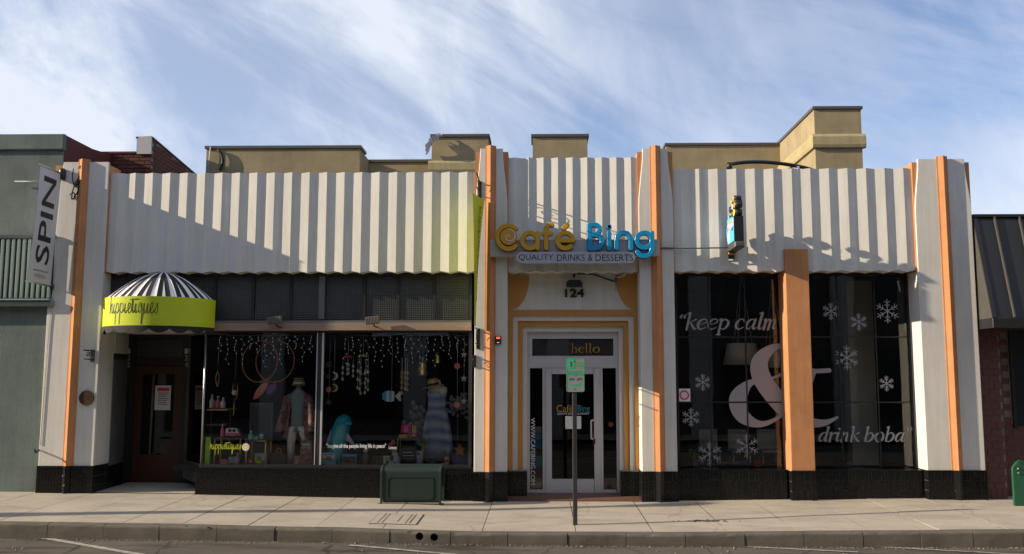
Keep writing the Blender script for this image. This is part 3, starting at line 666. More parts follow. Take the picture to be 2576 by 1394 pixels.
MB().tube([(xd0 + .33, YD - .03, zd0 + .5), (xd0 + .35, YD - .03, zd1 - .16)], .017).build('push_rail', 'frame_grey', dlo)
wm = wall_map(YD - .021)
for s_, px_ in (('122', 324), ('124', 469)):
    for k, ch in enumerate(s_):
        y_ = 884 + k * 17; rr = rect(px_ - 4, y_ - 7, px_ + 4, y_ + 6, YD - .02); text('house_number', ch, 'conduit_white', B, wm, *rr[:2], *rr[2:])
# returned display window glass
RW = MB(); wall_between(RW, (xw0 + .005, WL + .02), (xq, YD - .03), .03, zsill - .3, zw0 + .01); wall_between(RW, (xw0 + .005, WL + .02), (xq, YD - .03), .03, zw1 - .04, zh + .02)
RW.tube([(xq, YD - .04, zw0), (xq, YD - .04, zw1)], .02, 8); rwo = RW.build('returned_window', 'frame_grey', B)
wall_between(MB(), (xw0 + .012, WL + .04), (xq + .01, YD - .07), .007, zw0 + .011, zw1 - .041).build('glass_pane', 'window_glass', rwo)
sheet('entrance_floor', 'sidewalk_concrete', piers[0][1] + .02, X(489, 1240, 0), -.02, YD + .1, 6, 4, lambda x, y: zg(x) + .004 + .02 * max(0, y), B)

# ---- cafe entrance
xc0, xc1 = piers[1][1] + .004, piers[2][0] - .004
YP = .34; zpt = Z(780, 1440, YP)
box('over_door_panel', 'white_stucco', B, xc0, xc1, YP, YP + .3, zpt + .002, ZB + .011)
for sgn, pxc, prx in ((1, xc0, 1), (-1, xc1, -1)):                     # fan shaped ochre corners
    R_ = .40; zt_ = Z(692, 1324, YP); poly = [(pxc, zt_)] + [(pxc + sgn * R_ * math.cos(a) * .92, zt_ - .58 * math.sin(a)) for a in [PI / 2 * k / 12 for k in range(13)]]
    poly = [(pxc, zt_), (pxc + sgn * .36, zt_)] + [(pxc + sgn * .36 * math.cos(PI / 2 * (k / 10)) ** .8, zt_ - .60 * math.sin(PI / 2 * k / 10)) for k in range(1, 10)] + [(pxc, zt_ - .60)]
    MB().prism(poly, 0, .014, wall_map(YP - .0015)).build('corner_fan', 'ochre_paint', B)
rings_px = [(1275, 780), (1289.5, 793), (1302, 807), (1315, 821), (1326, 834)]; rr_px = [1611, 1597, 1583.5, 1569.5, 1558]
for k in range(4):
    Yk = YP - .004 + k * .05; a0, a1 = X(rings_px[k][0], 1000, Yk), X(rr_px[k], 1000, Yk); b0, b1 = X(rings_px[k + 1][0], 1000, Yk), X(rr_px[k + 1], 1000, Yk)
    za, zb = Z(rings_px[k][1], 1440, Yk), Z(rings_px[k + 1][1], 1440, Yk); zp = Z(1184, 1440, Yk)
    if k == 0: a0, a1 = xc0, xc1
    m_ = 'ochre_paint' if k % 2 == 0 else 'white_stucco'
    f = MB(); f.box(a0, b0, Yk, Yk + .26, zp, za); f.box(b1, a1, Yk, Yk + .26, zp, za); f.box(b0, b1, Yk, Yk + .26, zb, za); fo = f.build('door_surround', m_, B)
for a, b in ((xc0, X(1326, 1000, YP)), (X(1558, 1000, YP), xc1)): 
    co = MB().box(a, b, YP - .03, YP + .2, zg(0) - .2, Z(1184, 1440, YP) - .001).build('plinth', 'grout', B); tile_run(co, (a, YP - .03), (b, YP - .03), None, Z(1184, 1440, YP) + .004, (0, -1), False)
YC = .56; fx0, fx1 = X(1326, 1000, YC), X(1558, 1000, YC); zf1 = Z(832, 1440, YC); zf0 = Z(1246, 1440, YC)
CF = MB()
def fr(x0, y0, x1, y1, Y0=YC, th=.1, o=CF): r = rect(x0, y0, x1, y1, YC); o.box(r[0], r[1], Y0, Y0 + th, r[2], r[3])
fr(1326, 834, 1558, 852); fr(1326, 852.4, 1339, 895); fr(1543, 852.4, 1558, 895); fr(1326, 895.4, 1558, 926)
fr(1326, 926.4, 1333, 1246); fr(1365, 926.4, 1373, 1246); fr(1510.5, 926.4, 1517, 1246); fr(1551, 926.4, 1558, 1246); fr(1333.2, 1232, 1364.8, 1246); fr(1517.2, 1232, 1550.8, 1246)
cfo = CF.build('entrance_frame', 'aluminium', B)
for r4, nm in (((1339.3, 852.6, 1542.7, 894.8), 'transom_pane'), ((1333.3, 926.6, 1364.7, 1231.8), 'side_pane'), ((1517.3, 926.6, 1550.7, 1231.8), 'side_pane')):
    r = rect(*r4, YC); box(nm, 'tinted_glass', cfo, r[0], r[1], YC + .03, YC + .038, r[2], r[3])
r = rect(1339.3, 852.6, 1542.7, 894.8, YC); box('reflection_sheet', 'sign_grey', cfo, r[0], r[1], YC + .06, YC + .075, r[2], r[3])  # grey sheet stands in for the reflection in the transom glass
CD = MB(); fr(1373.5, 926.6, 1388, 1243, YC - .015, .05, CD); fr(1494.5, 926.6, 1510, 1243, YC - .015, .05, CD); fr(1388, 926.6, 1494.5, 941, YC - .015, .05, CD); fr(1388, 1205, 1494.5, 1243, YC - .015, .05, CD)
cdo = CD.build('cafe_door', 'aluminium', B, label='pale aluminium framed glass door with a white pull handle')
r = rect(1388.3, 941.2, 1494.2, 1204.8, YC); box('glass_pane', 'tinted_glass', cdo, r[0], r[1], YC + .005, YC + .012, r[2], r[3])
hx = X(1487, 1075, YC - .08); MB().tube(smooth_path([(X(1495, 1057, YC), YC - .016, Z(1057, 1490, YC)), (hx + .005, YC - .07, Z(1058, 1490, YC)), (hx, YC - .085, Z(1066, 1490, YC)), (hx, YC - .085, Z(1095, 1490, YC)), (hx + .005, YC - .07, Z(1103, 1490, YC)), (X(1495, 1104, YC), YC - .016, Z(1104, 1490, YC))], 4), .014, 10).build('pull_handle', 'conduit_white', cdo)
r = rect(1491, 1103, 1497, 1117, YC); box('padlock', 'ink', cdo, r[0], r[1], YC - .05, YC - .017, r[2], r[3], .004)
cm = wall_map(YC + .004)
for s_, m_, a, b, c, d in (('Café', 'vinyl_yellow', 1400, 1441, 1019, 1037), ('Bing', 'vinyl_blue', 1453, 1484, 1019, 1041), ('QUALITY DRINKS & DESSERT', 'vinyl_white', 1402, 1482, 1038.5, 1044)):
    r = rect(a, c, b, d, YC); text('door_lettering', s_, m_, cdo, cm, *r, thick=.001)
r = rect(1422, 1047, 1462, 1079, YC); box('notice', 'white_fabric', cdo, r[0], r[1], YC + .002, YC + .0045, r[2], r[3])
r = rect(1335, 1052, 1346, 1220, YC); text('window_lettering', 'WWW.CAFEBING.COM', 'vinyl_white', cfo, wall_map(YC + .029), *r, thick=.001, rot=-90)
r = rect(1436, 862, 1531, 887, YC)
# poster behind the left side light
for a, b, m_ in ((1073, 1090, 'lilac'), (1090, 1130, 'skyblue'), (1130, 1148, 'brown'), (1148, 1176, 'teal'), (1176, 1215, 'burgundy'), (1215, 1228, 'cream')):
    r = rect(1336, a, 1362, b, YC); box('poster', m_, cfo, r[0], r[1], YC + .05, YC + .053, r[2], r[3] - .001)
for px_, py_ in ((1537, 1068), (1533, 1226)):
    c_ = at(px_, py_, YC); MB().lathe((c_.x, YC + .0275, c_.z), [(.045, 0), (.045, .002)], 18, 'Y').build('round_sticker', 'dark_red_paint', cfo)
sheet('threshold', 'terracotta', xc0, xc1, -.05, YC + .1, 8, 4, lambda x, y: zg(0) + .004 + .10 * max(0, y), B)
r = rect(1421, 727, 1470, 748, YP); text('house_number', '124', 'number_dark', B, wall_map(YP - .002), *r, thick=.014, bold=.03)

# ---- cafe windows
def cafe_window(pxa, pxb, sills):
    x0, x1 = X(pxa, 950, WY), X(pxb, 950, WY); z0, z1 = Z(1178, 1900, WY), Z(692, 1900, WY)
    f = MB(); f.box(x0, x1, WY - .03, WY + .04, z0 - .06, z0); f.box(x0, x1, WY - .03, WY + .04, z1, ZB + .011)
    f.box(x0, x0 + .025, WY - .03, WY + .04, z0 + .001, z1 - .001); f.box(x1 - .035, x1, WY - .03, WY + .04, z0 + .001, z1 - .001)
    fo = f.build('cafe_window', 'frame_dark', B)
    xs = [x0 + .026] + [X(p, 950, WY) for p in sills] + [x1 - .036]; zs = [z0] + [Z(p, 1900, WY) for p in (1012, 848)] + [z1]
    for i, x in enumerate(xs[1:-1]): box('muntin', 'frame_dark', fo, x - .011, x + .011, WY - .014, WY + .014, z0 + .002, z1 - .002)
    for z in zs[1:-1]:
        for a, b in zip(xs, xs[1:]): box('muntin', 'frame_dark', fo, a + .012, b - .012, WY - .013, WY + .013, z - .011, z + .011)
    for a, b in zip(xs, xs[1:]):
        for c, d in zip(zs, zs[1:]): box('glass_pane', 'window_glass', fo, a + .0125, b - .0125, WY - .004, WY + .004, c + .0125, d - .0125)
    return fo
cwl = cafe_window(1703, 1977, (1787, 1878)); cwr = cafe_window(2035, 2294, (2113, 2207))
# orange column between the two windows
ox0, ox1 = X(1988, 1150, -.02), X(2049, 1150, -.02); oz0, oz1 = Z(1185, 2020, -.02), Z(626, 2005, -.06)
OC = MB().cbox(ox0, ox1, -.06, WY + .04, oz0, oz1, .012).build('orange_column', 'orange_paint', B)
plinth(ox0 - .012, ox1 + .012, -.085, WY + .03, oz0, False)
# vinyl lettering on the cafe glass
GL = {
 'k': [[(.02, 1.55, .1), (.2, 1.6, .14)], [(.22, 1.6, .2), (.2, 0, .2)], [(.24, .52, .07), (.55, .8, .07), (.8, .98, .13)], [(.42, .66, .1), (.62, .35, .2), (.84, .04, .16), (.98, .1, .06)]],
 'e': [[(.16, .5, .06), (.5, .56, .06), (.76, .72, .1), (.68, .95, .1), (.45, 1., .1), (.18, .78, .2), (.1, .45, .22), (.22, .12, .18), (.45, .02, .1), (.78, .22, .06)]],
 'p': [[(.0, .9, .08), (.2, .98, .14)], [(.22, .98, .2), (.2, -.5, .2)], [(.0, -.52, .07), (.4, -.52, .07)], [(.26, .72, .06), (.5, .98, .12), (.8, .75, .2), (.78, .35, .2), (.52, .02, .11), (.26, .16, .06)]],
 'c': [[(.74, .8, .2), (.62, .97, .1), (.38, .97, .1), (.14, .62, .2), (.16, .22, .2), (.42, .02, .11), (.76, .22, .06)]],
 'a': [[(.72, .82, .06), (.5, .99, .1), (.22, .75, .19), (.12, .35, .2), (.26, .04, .13), (.5, .2, .06), (.7, .7, .06)], [(.78, 1., .16), (.7, .22, .2), (.8, .03, .1), (.98, .2, .05)]],
 'l': [[(.0, 1.55, .08), (.2, 1.6, .14)], [(.24, 1.6, .2), (.16, .22, .2), (.28, .03, .1), (.46, .2, .05)]],
 'm': [[(.0, .9, .07), (.14, .98, .14)], [(.17, .98, .2), (.14, 0, .2)], [(.18, .55, .05), (.38, .94, .1), (.54, .85, .18), (.5, 0, .2)], [(.54, .55, .05), (.74, .94, .1), (.92, .85, .18), (.87, .18, .2), (.96, .03, .1), (1.12, .2, .05)]],
 'd': [[(.72, .82, .06), (.5, .99, .1), (.22, .75, .19), (.12, .35, .2), (.26, .04, .13), (.5, .2, .06), (.7, .7, .06)], [(.6, 1.56, .08), (.78, 1.6, .14)], [(.8, 1.6, .2), (.7, .22, .2), (.8, .03, .1), (.98, .2, .05)]],
 'r': [[(.0, .9, .07), (.14, .98, .14)], [(.17, .98, .2), (.14, 0, .2)], [(.18, .55, .05), (.4, .93, .1), (.6, .9, .2)]],
 'i': [[(.0, .9, .07), (.14, .98, .14)], [(.17, .98, .2), (.12, .22, .2), (.22, .03, .1), (.42, .2, .05)], [(.19, 1.38, .22), (.2, 1.39, .22)]],
 'n': [[(.0, .9, .07), (.14, .98, .14)], [(.17, .98, .2), (.14, 0, .2)], [(.18, .55, .05), (.42, .94, .1), (.6, .85, .18), (.55, .18, .2), (.64, .03, .1), (.8, .2, .05)]],
 'b': [[(.0, 1.55, .08), (.18, 1.6, .14)], [(.2, 1.6, .2), (.16, .1, .2)], [(.22, .68, .06), (.5, .98, .12), (.8, .72, .2), (.74, .28, .2), (.45, .02, .1), (.17, .1, .12)]],
 'h': [[(.0, 1.55, .06), (.14, 1.6, .1)], [(.17, 1.6, .15), (.16, 0, .15)], [(.2, .6, .05), (.44, .94, .09), (.62, .8, .14), (.62, 0, .14)], [(0, .02, .05), (.33, .02, .05)], [(.46, .02, .05), (.79, .02, .05)]],
 'o': [[(.5, 1., .1), (.2, .8, .2), (.12, .45, .22), (.3, .05, .13), (.5, 0., .1), (.78, .2, .2), (.86, .55, .22), (.7, .95, .13), (.5, 1., .1)]],
 '.': [[(.1, .06, .14), (.11, .07, .14)]],
 '"': [[(.16, 1.16, .2), (.13, 1.26, .19), (.26, 1.46, .05)], [(.46, 1.16, .2), (.43, 1.26, .19), (.56, 1.46, .05)]],
 "'": [[(.12, 1.42, .2), (.14, 1.34, .2), (.02, 1.15, .05)], [(.42, 1.42, .2), (.44, 1.34, .2), (.32, 1.15, .05)]]}
GW = dict(k=.95, e=.86, p=.95, c=.84, a=1.0, l=.46, m=1.14, d=1.0, r=.66, i=.44, n=.86, b=.94, h=.85, o=1.0)
GW['.'] = .38; GW['"'] = .62; GW["'"] = .62
def serif(name, s_, material, parent, mapf, u0, u1, vb, xh, shear=.24, wt=1.0):
    """bold serif lettering between u0 and u1 on base line vb"""
    tot = sum(GW.get(c, .42) for c in s_); k = (u1 - u0) / tot; cur = 0; mb = MB(); j = 0
    for c in s_:
        for st_ in GL.get(c, []):
            j += 1; stroke(mb, [(u0 + cur * k + x * k + shear * y * xh, vb + y * xh, w * (k + xh) / 2 * wt) for x, y, w in st_], .0012 + .0004 * (j % 4), mapf, sm=5)
        cur += GW.get(c, .42)
    return mb.build(name, material, parent)
gm = wall_map(WY - .0042)
a, b = at(1706, 829, WY), at(1968, 829, WY); serif('window_lettering', '"keep calm', 'vinyl_grey', cwl, gm, a.x - .03, b.x - .11, a.z, Z(803, 1800, WY) - a.z)
a, b = at(2056, 1111, WY), at(2296, 1109, WY); serif('window_lettering', "drink boba'", 'vinyl_grey', cwr, gm, a.x, b.x - .03, a.z, Z(1088, 2150, WY) - a.z)
a, b = at(1437, 887, YC), at(1534, 887, YC); serif('window_lettering', 'hello...', 'vinyl_yellow', cfo, wall_map(YC + .029), a.x, b.x, a.z, .095, 0, .75)
def pxs(pts, Y): return [(at(x, y, Y).x, at(x, y, Y).z, w / 2290 * (Y - CAM.y)) for x, y, w in pts]
amp1 = MB(); stroke(amp1, pxs([(1955, 873, 8), (1992, 874, 12), (2008, 895, 22), (1996, 922, 20), (1965, 942, 8), (1930, 955, 6), (1885, 965, 18), (1858, 1003, 46), (1868, 1046, 36), (1912, 1067, 16), (1962, 1048, 8), (2010, 1003, 10), (2035, 965, 14), (2046, 934, 14)], WY), .002, gm, sm=7)
stroke(amp1, pxs([(1975, 868, 8), (1940, 878, 22), (1912, 908, 40), (1914, 945, 46), (1942, 990, 46), (1985, 1035, 44), (2030, 1060, 28), (2072, 1064, 16), (2107, 1050, 5)], WY), .003, gm, sm=7)
stroke(amp1, pxs([(2030, 935, 11), (2086, 932, 11)], WY), .0024, gm, sm=1)
amp1.build('window_lettering', 'vinyl_grey', cwl)
for r4, p_ in (((2130, 1161, 2202, 1167), cwr), ((1806, 1161, 1888, 1168), cwl)):
    r = rect(*r4, WY); text('window_lettering', 'WWW.CAFEBING.COM', 'vinyl_faint', p_, gm, *r, thick=.0016)
for px_, py_, R_, p_ in ((1768, 962, 21, cwl), (1738, 1050, 23, cwl), (1785, 1142, 31, cwl), (1879, 1122, 31, cwl), (2090, 783, 22, cwr), (2160, 810, 22, cwr), (2232, 783, 30, cwr), (2130, 900, 31, cwr), (2230, 965, 19, cwr)):
    c_ = at(px_, py_, WY); R = R_ / 150; mb = MB()
    for k in range(6):
        an = PI / 6 + k * PI / 3; d = (math.cos(an), math.sin(an)); q = lambda f, s=0.0: (c_.x + R * (f * d[0] - s * d[1]), c_.z + R * (f * d[1] + s * d[0]))
        stroke(mb, [q(.0), q(1.0)], .001 + .0003 * k, gm, w=.016, sm=1)
        for f, ln in ((.42, .2), (.68, .24)):
            for s in (-1, 1): stroke(mb, [q(f), q(f + ln * .75, s * ln)], .001 + .0003 * k + .00015 * (s + 2), gm, w=.013, sm=1)
    mb.build('snowflake_decal', 'vinyl_snow', p_)
c_ = at(1905, 1165, WY); MB().lathe((c_.x, WY - .0066, c_.z), [(.065, 0), (.065, .002)], 18, 'Y').build('round_sticker', 'dark_red_paint', cwl)
r = rect(1706, 978, 1736, 1010, WY); gc = box('grade_card', 'white_fabric', cwl, r[0], r[1], WY - .02, WY - .006, r[2], r[3])
cxm, czm = (r[0] + r[1]) / 2, (r[2] + r[3]) / 2; ring = MB(); stroke(ring, [(cxm + .07 * math.cos(2 * PI * k / 24), czm + .07 * math.sin(2 * PI * k / 24)) for k in range(24)], .002, wall_map(WY - .0205), w=.026, closed=True, sm=1); ring.build('card_ring', 'red_item', cwl)
MB().lathe((cxm, WY - .0225, czm), [(.045, 0), (.045, .002)], 18, 'Y').build('card_disc', 'lilac', cwl)

# ================================================================== neighbours
# ---- grey building on the left
GB = empty('grey_building', (-10, .5, 0), 'grey green stucco building with ribbed sign cabinet and brick side parapet', 'building')
gx1 = X(163, 370, .02); gzt = Z(337, 100, -.03); gcz = Z(376, 100, -.03)
box('front_wall', 'grey_stucco', GB, -16, gx1 - .02, .02, .059, -.4, gcz + .02); 
box('lower_wall', 'grey_stucco', GB, gx1 - .02, XL + .02, .025, .4, -.4, Z(420, 170, .02)) if XL > gx1 else None
MB().cbox(-16, gx1, -.035, .06, gcz, gzt, .012).build('cornice', 'grey_stucco', GB)
# side parapet of painted and bare brick, running back, jogging out and rising
xs_a = gx1 - .01; Y1 = 1.75; xs_b = X(381, 385, Y1); ztp = gzt + .0; zj = Z(386, 330, Y1); zst = Z(345, 380, Y1); zen = Z(425, 490, 4.2)
MB().prism([(.0605, 3.6), (.0605, ztp - .002), (1.0, ztp - .005), (1.35, ztp + (zj - ztp) * .3), (1.6, zj - .01), (Y1, zj), (Y1, 3.6)], xs_a - .3, xs_a, lambda u, v, d: Vector((d, u, v))).build('side_wall', 'dark_red_paint', GB)
bw = box('return_wall', 'dark_red_paint', GB, xs_a - .3, xs_b - .016, Y1 + .012, Y1 + .3, 3.6, zj - .004)
sw = MB().prism([(Y1 + .012, 3.6), (Y1 + .012, zst - .02), (5.2, zst - .36), (5.2, 3.6)], xs_b - .3, xs_b - .014, lambda u, v, d: Vector((d, u, v))).build('rear_side_wall', 'mortar', GB)
def brick_mesh(l, h, d):
    return MB().cbox(-l / 2, l / 2, -d, 0, -h / 2, h / 2, .003)
bk = brick_mesh(.205, .062, .012).build('brick', 'old_brick'); first = [True]
def place(o, loc, rotz, parent, s=(1, 1, 1)):
    if first[0] and o is bk: c = o; first[0] = False
    else: c = o.copy(); C.objects.link(c)
    c.parent = parent; c.location = Vector(loc) - wloc(parent); c.rotation_euler = (0, 0, rotz); c.scale = s; return c
row = 0; z = zj - .04
while z > 4.3:
    x = xs_a + .11 + (.105 if row % 2 else 0)
    while x < xs_b - .11: place(bk, (x, Y1 + .012, z), 0, bw); x += .215
    e0 = x - .1075
    if xs_b - e0 > .03: place(bk, ((e0 + xs_b) / 2 - .002, Y1 + .012, z), 0, bw, ((xs_b - e0 - .008) / .205, 1, 1))
    z -= .073; row += 1
row = 0; z = zst - .06
while z > 4.3:
    y = Y1 + .12 + (.107 if row % 2 else 0)
    while y < 4.6:
        if z < zst - .04 - (y - Y1) * .10: place(bk, (xs_b - .014, y, z), PI / 2, sw)
        y += .215
    z -= .073; row += 1
MB().box(xs_a - .28, xs_b - .30, Y1 - .02, Y1 + .33, zj - .002, zj + .035).build('coping', 'dark_red_paint', GB)
MB().prism([(xs_b - .27, zj - .02), (xs_b - .27, zst - .03), (xs_b - .22, zst), (xs_b + .0, zst + .015), (xs_b + .005, zj - .02)], Y1 - .035, Y1 + .005, lambda u, v, d: Vector((u, d, v))).build('parapet_end', 'sign_grey', GB)
MB().prism([(Y1 + .006, zst - .02), (Y1 + .006, zst + .012), (5.2, zst - .33), (5.2, zst - .37)], xs_b - .32, xs_b + .01, lambda u, v, d: Vector((d, u, v))).build('coping', 'dark_red_paint', GB)
# ribbed cabinet on its wall
cx1 = X(131, 680, -.12); cz0, cz1 = Z(752, 70, -.12), Z(600, 70, -.12)
cab = box('cabinet', 'dark_cabinet', GB, -12.2, cx1, -.09, .021, cz0, cz1)
slat = MB().cbox(-.026, .026, -.05, 0, cz0 - 0, cz1 - 0, .008); n_ = 0; x = cx1 - .04
so = None
while x > -12.1:
    if so is None: so = MB().cbox(x - .027, x + .027, -.125, -.0905, cz0 + .01, cz1 - .01, .01).build('slat', 'grey_metal_slat', cab); bx = x
    else: copy_piece(so, so.location + Vector((x - bx, 0, 0)), cab)
    x -= .093
MB().tube([(-12.2, -.11, cz1 + .03), (cx1 + .02, -.11, cz1 + .03)], .035, 10).build('top_roll', 'grey_stucco', cab)
MB().cbox(-12.2, cx1 + .02, -.20, .021, cz0 - .035, cz0 - .003, .012).cbox(-12.2, cx1 + .05, -.15, .021, cz0 - .12, cz0 - .037, .012).build('ledge', 'grey_metal_slat', cab)
for px_, py_, l in ((38, 457, .7), (147, 457, .1)):
    p = at(px_, py_, -.03)
MB().tube([(at(38, 457, -.03).x, -.04, at(38, 457, -.03).z), (at(142, 457, -.03).x, -.04, at(142, 457, -.03).z)], .012).build('stay_rod', 'grey_metal_slat', GB)

# ---- tan building rising behind the roofs
YT = 2.2
TB = empty('tan_building', (0, YT, 0), 'tan stucco building with stepped parapets rising behind the shop roofs', 'building')
def tan_block(x0, y0, x1, Yf, Yb, parent=TB, belt=None, side_to=None, zlow=4.2):
    r = rect(x0, y0, x1, 420, Yf); b_ = box('parapet_wall', 'tan_stucco', parent, r[0], r[1], Yf, Yb, zlow, r[3] - .05)
    MB().box(r[0] - .03, r[1] + .03, Yf - .03, Yb + .03, r[3] - .055, r[3]).build('coping', 'coping_metal', b_)
    if belt:
        za, zb = Z(belt[1], (x0 + x1) / 2, Yf), Z(belt[0], (x0 + x1) / 2, Yf); h = zb - za
        MB().prism([(.0, za), (.05, za + h * .06), (.065, za + h * .25), (.065, za + h * .8), (.03, za + h), (0, za + h)], r[0] - .062, r[1] + .062, lambda u, v, d: Vector((d, Yf - .002 - u, v))).build('belt_course', 'tan_trim', b_)
        MB().prism([(.0, za), (.05, za + h * .06), (.065, za + h * .25), (.065, za + h * .8), (.03, za + h), (0, za + h)], Yf - .002, Yb, lambda u, v, d: Vector((r[0] - .001 - u, d, v))).build('belt_course', 'tan_trim', b_)
        MB().prism([(.0, za), (.05, za + h * .06), (.065, za + h * .25), (.065, za + h * .8), (.03, za + h), (0, za + h)], Yf - .002, Yb, lambda u, v, d: Vector((r[1] + .001 + u, d, v))).build('belt_course', 'tan_trim', b_)
    return b_, r
tan_block(519, 367, 905, YT, YT + .5); tan_block(880, 402, 1090, YT + .95, YT + 1.3); tan_block(1086, 338, 1228, YT, YT + .62, belt=(405, 436)); tan_block(1340, 338, 1478, YT, YT + .6)
rA = rect(905, 367, 905.5, 420, YT); 
box('parapet_wall', 'tan_stucco', TB, rA[0] - .3, rA[0] - .004, YT + .501, YT + .94, 4.2, rA[3] - .06)
tw, rT = tan_block(2050, 268, 2168, YT, YT + 2.85, belt=(338, 374)); tan_block(1676, 360, 1966, YT + 2.6, YT + 3)
MB().tube([(at(530, 369, YT - .04).x, YT - .045, at(530, 369, YT - .04).z), (at(524, 432, YT - .04).x, YT - .045, at(524, 432, YT - .04).z)], .012).build('cable', 'conduit_white', TB)
MB().tube(smooth_path([(*at(x, y, YT - .05),) for x, y in ((549, 377), (558, 392), (560, 408), (553, 428))], 5), .028).build('hose', 'cable', TB)
box('roof', 'roofing', TB, -6, 7.5, YT + .64, 14, 4.86, 4.95)

# plastic sheet snagged on the parapet
mb = MB(); pts = []
for i in range(9):
    for j in range(7):
        u, v = i / 8, j / 6; p = at(1112 - 40 * u, 339 + 34 * u * u + 5 * v - 3, YT - .06)
        pts.append((p.x + .03 * mnoise.noise(Vector((u * 5, v * 5, 1))), YT - .07 - .16 * u * (1 - v) + .09 * mnoise.noise(Vector((u * 4, v * 6, 3))), p.z - (.02 + .11 * u) * v + .05 * mnoise.noise(Vector((u * 6, v * 4, 5)))))
mb.add(pts, [(i * 7 + j, i * 7 + j + 1, (i + 1) * 7 + j + 1, (i + 1) * 7 + j) for i in range(8) for j in range(6)], True)
mb.build('plastic_sheet', 'white_fabric', label='torn white plastic sheet snagged on the tan parapet corner', cat='plastic sheet')
# black conduit arching over the right roof
c0 = at(1835, 416, .35); CO = empty('roof_conduit', c0, 'black conduit pipe arching over the white parapet toward the tan tower', 'pipe')
MB().tube(smooth_path([tuple(at(x, y, .4 + k * .1)) for k, (x, y) in enumerate(((1834, 430), (1835, 416), (1845, 412), (1880, 408), (1925, 408), (1975, 413), (2020, 421), (2044, 428)))], 5), .034, 10).build('pipe', 'black_metal', CO)
MB().lathe(tuple(at(1835, 418, .4)), [(.05, -.06), (.05, .06)], 12).build('elbow_collar', 'black_metal', CO); MB().lathe(tuple(at(2008, 424, .9)), [(.03, -.1), (.03, .04)], 10).build('support_foot', 'steel', CO)

# ---- brick shop with the black metal awning on the right
RB = empty('brick_shop', (9, .3, 0), 'dark red brick shop with a black standing seam awning', 'building')
rx0 = piers[3][1] + .03; rz0 = zg(7.5) - .1; rxp = X(2522, 1000, .05)
core = box('brick_pier', 'dark_mortar', RB, rx0, rxp, .062, .5, rz0, Z(828, 2480, .05))
rb = MB().cbox(-.112, .112, -.012, 0, -.048, .048, .003).build('brick', 'red_block'); usedb = [False]
def put(loc, sc, parent):
    if not usedb[0]: c = rb; usedb[0] = True
    else: c = rb.copy(); C.objects.link(c)
    c.parent = parent; c.location = Vector(loc) - wloc(parent); c.scale = sc
z = Z(828, 2480, .05) - .06; row = 0; W_ = rxp - rx0
while z > zg(7.5) + .2:
    xs = [rx0, rx0 + W_ * (.42 if row % 2 else .18), rx0 + W_ * (.92 if row % 2 else .66), rxp] if row % 2 == 0 else [rx0, rx0 + W_ * .42, rxp - W_ * .08, rxp]
    for a, b in zip(xs, xs[1:]):
        if b - a > .03: put(((a + b) / 2, .062 - random.uniform(0, .003), z), ((b - a - .012) / .224, 1, 1), core)
    z -= .109; row += 1
for k in range(4): put((rx0 + W_ * (k + .5) / 4, .06, zg(7.5) + .08), ((W_ / 4 - .012) / .224, 1, 1.9), core)
# recessed wall with a dark window
wl = box('recessed_wall', 'dark_mortar', RB, rxp + .001, 14, .36, .6, rz0, 3.3)
xw = X(2547, 950, .35); zsl = Z(960 + 110, 2550, .35)
z = zg(7.5) + .05; row = 0
while z < 3.0:
    x = rxp + .06 + (.11 if row % 2 else 0)
    while x < rxp + (.24 if z > zsl else 2.2): put((x, .36, z), (.94, 1, 1), wl); x += .224
    z += .109; row += 1
box('window', 'opposite_glass', RB, rxp + .36, 12, .330, .359, zsl, 3.0); box('window_frame', 'black_metal', RB, rxp + .30, rxp + .358, .32, .359, zsl - .05, 3.05)
# awning
ax0 = X(2433, 545, -.02) + .02; az1 = Z(540, 2480, -.02); az0 = Z(800, 2480, -.5); azf = Z(825, 2480, -.5); YF = -.5
xl = piers[3][1] + .035; AW = MB(); 
AW.prism([(.05, az1 - .05), (-.02, az1 - .05), (YF, az0), (.05, az0)], xl, 13, lambda u, v, d: Vector((d, u, v)))
aw = AW.build('awning', 'awning_grey', RB)
sl_ = Vector((0, YF + .02, az0 - az1 + .05)); nrm = Vector((0, -(az1 - az0), -YF)).normalized() * 1; nrm = Vector((0, -(az1 - .05 - az0), (-YF - .02))).normalized()
def slope_box(name, xa, xb, h, m_):
    p = [Vector((0, -.02, az1 - .05)), Vector((0, YF, az0))]; vs = [Vector((x, 0, 0)) + q + nrm * k for k in (.002, h) for q in p for x in (xa, xb)]
    MB().add(vs, [(0, 1, 3, 2), (4, 6, 7, 5), (0, 4, 5, 1), (2, 3, 7, 6), (0, 2, 6, 4), (1, 5, 7, 3)]).build(name, m_, aw)
x = xl + .07; k = 0
slope_box('edge_trim', xl, xl + .06, .03, 'awning_black')
while x < 12.4:
    pw = .26 if k == 0 else .385; k += 1
    slope_box('panel', x, x + pw, .008, 'awning_black'); slope_box('seam', x + pw + .004, x + pw + .026, .055, 'awning_grey'); x += pw + .03  # seams coloured paler than the panels to stand in for sunlit edges
MB().cbox(xl - .01, 13, YF - .03, .05, azf, az0 - .002, .008).build('fascia', 'awning_black', aw)
MB().box(xl - .01, 13, -.07, .05, az1 - .048, az1).build('ridge_cap', 'awning_black', aw)
MB().cbox(xl, 13, .07, .5, Z(828, 2480, .05) + .001, az1 - .06, .01).build('upper_wall', 'awning_grey', RB)
box('roof', 'roofing', RB, xl, 13, .1, 8, az1 - .058, az1 - .02)

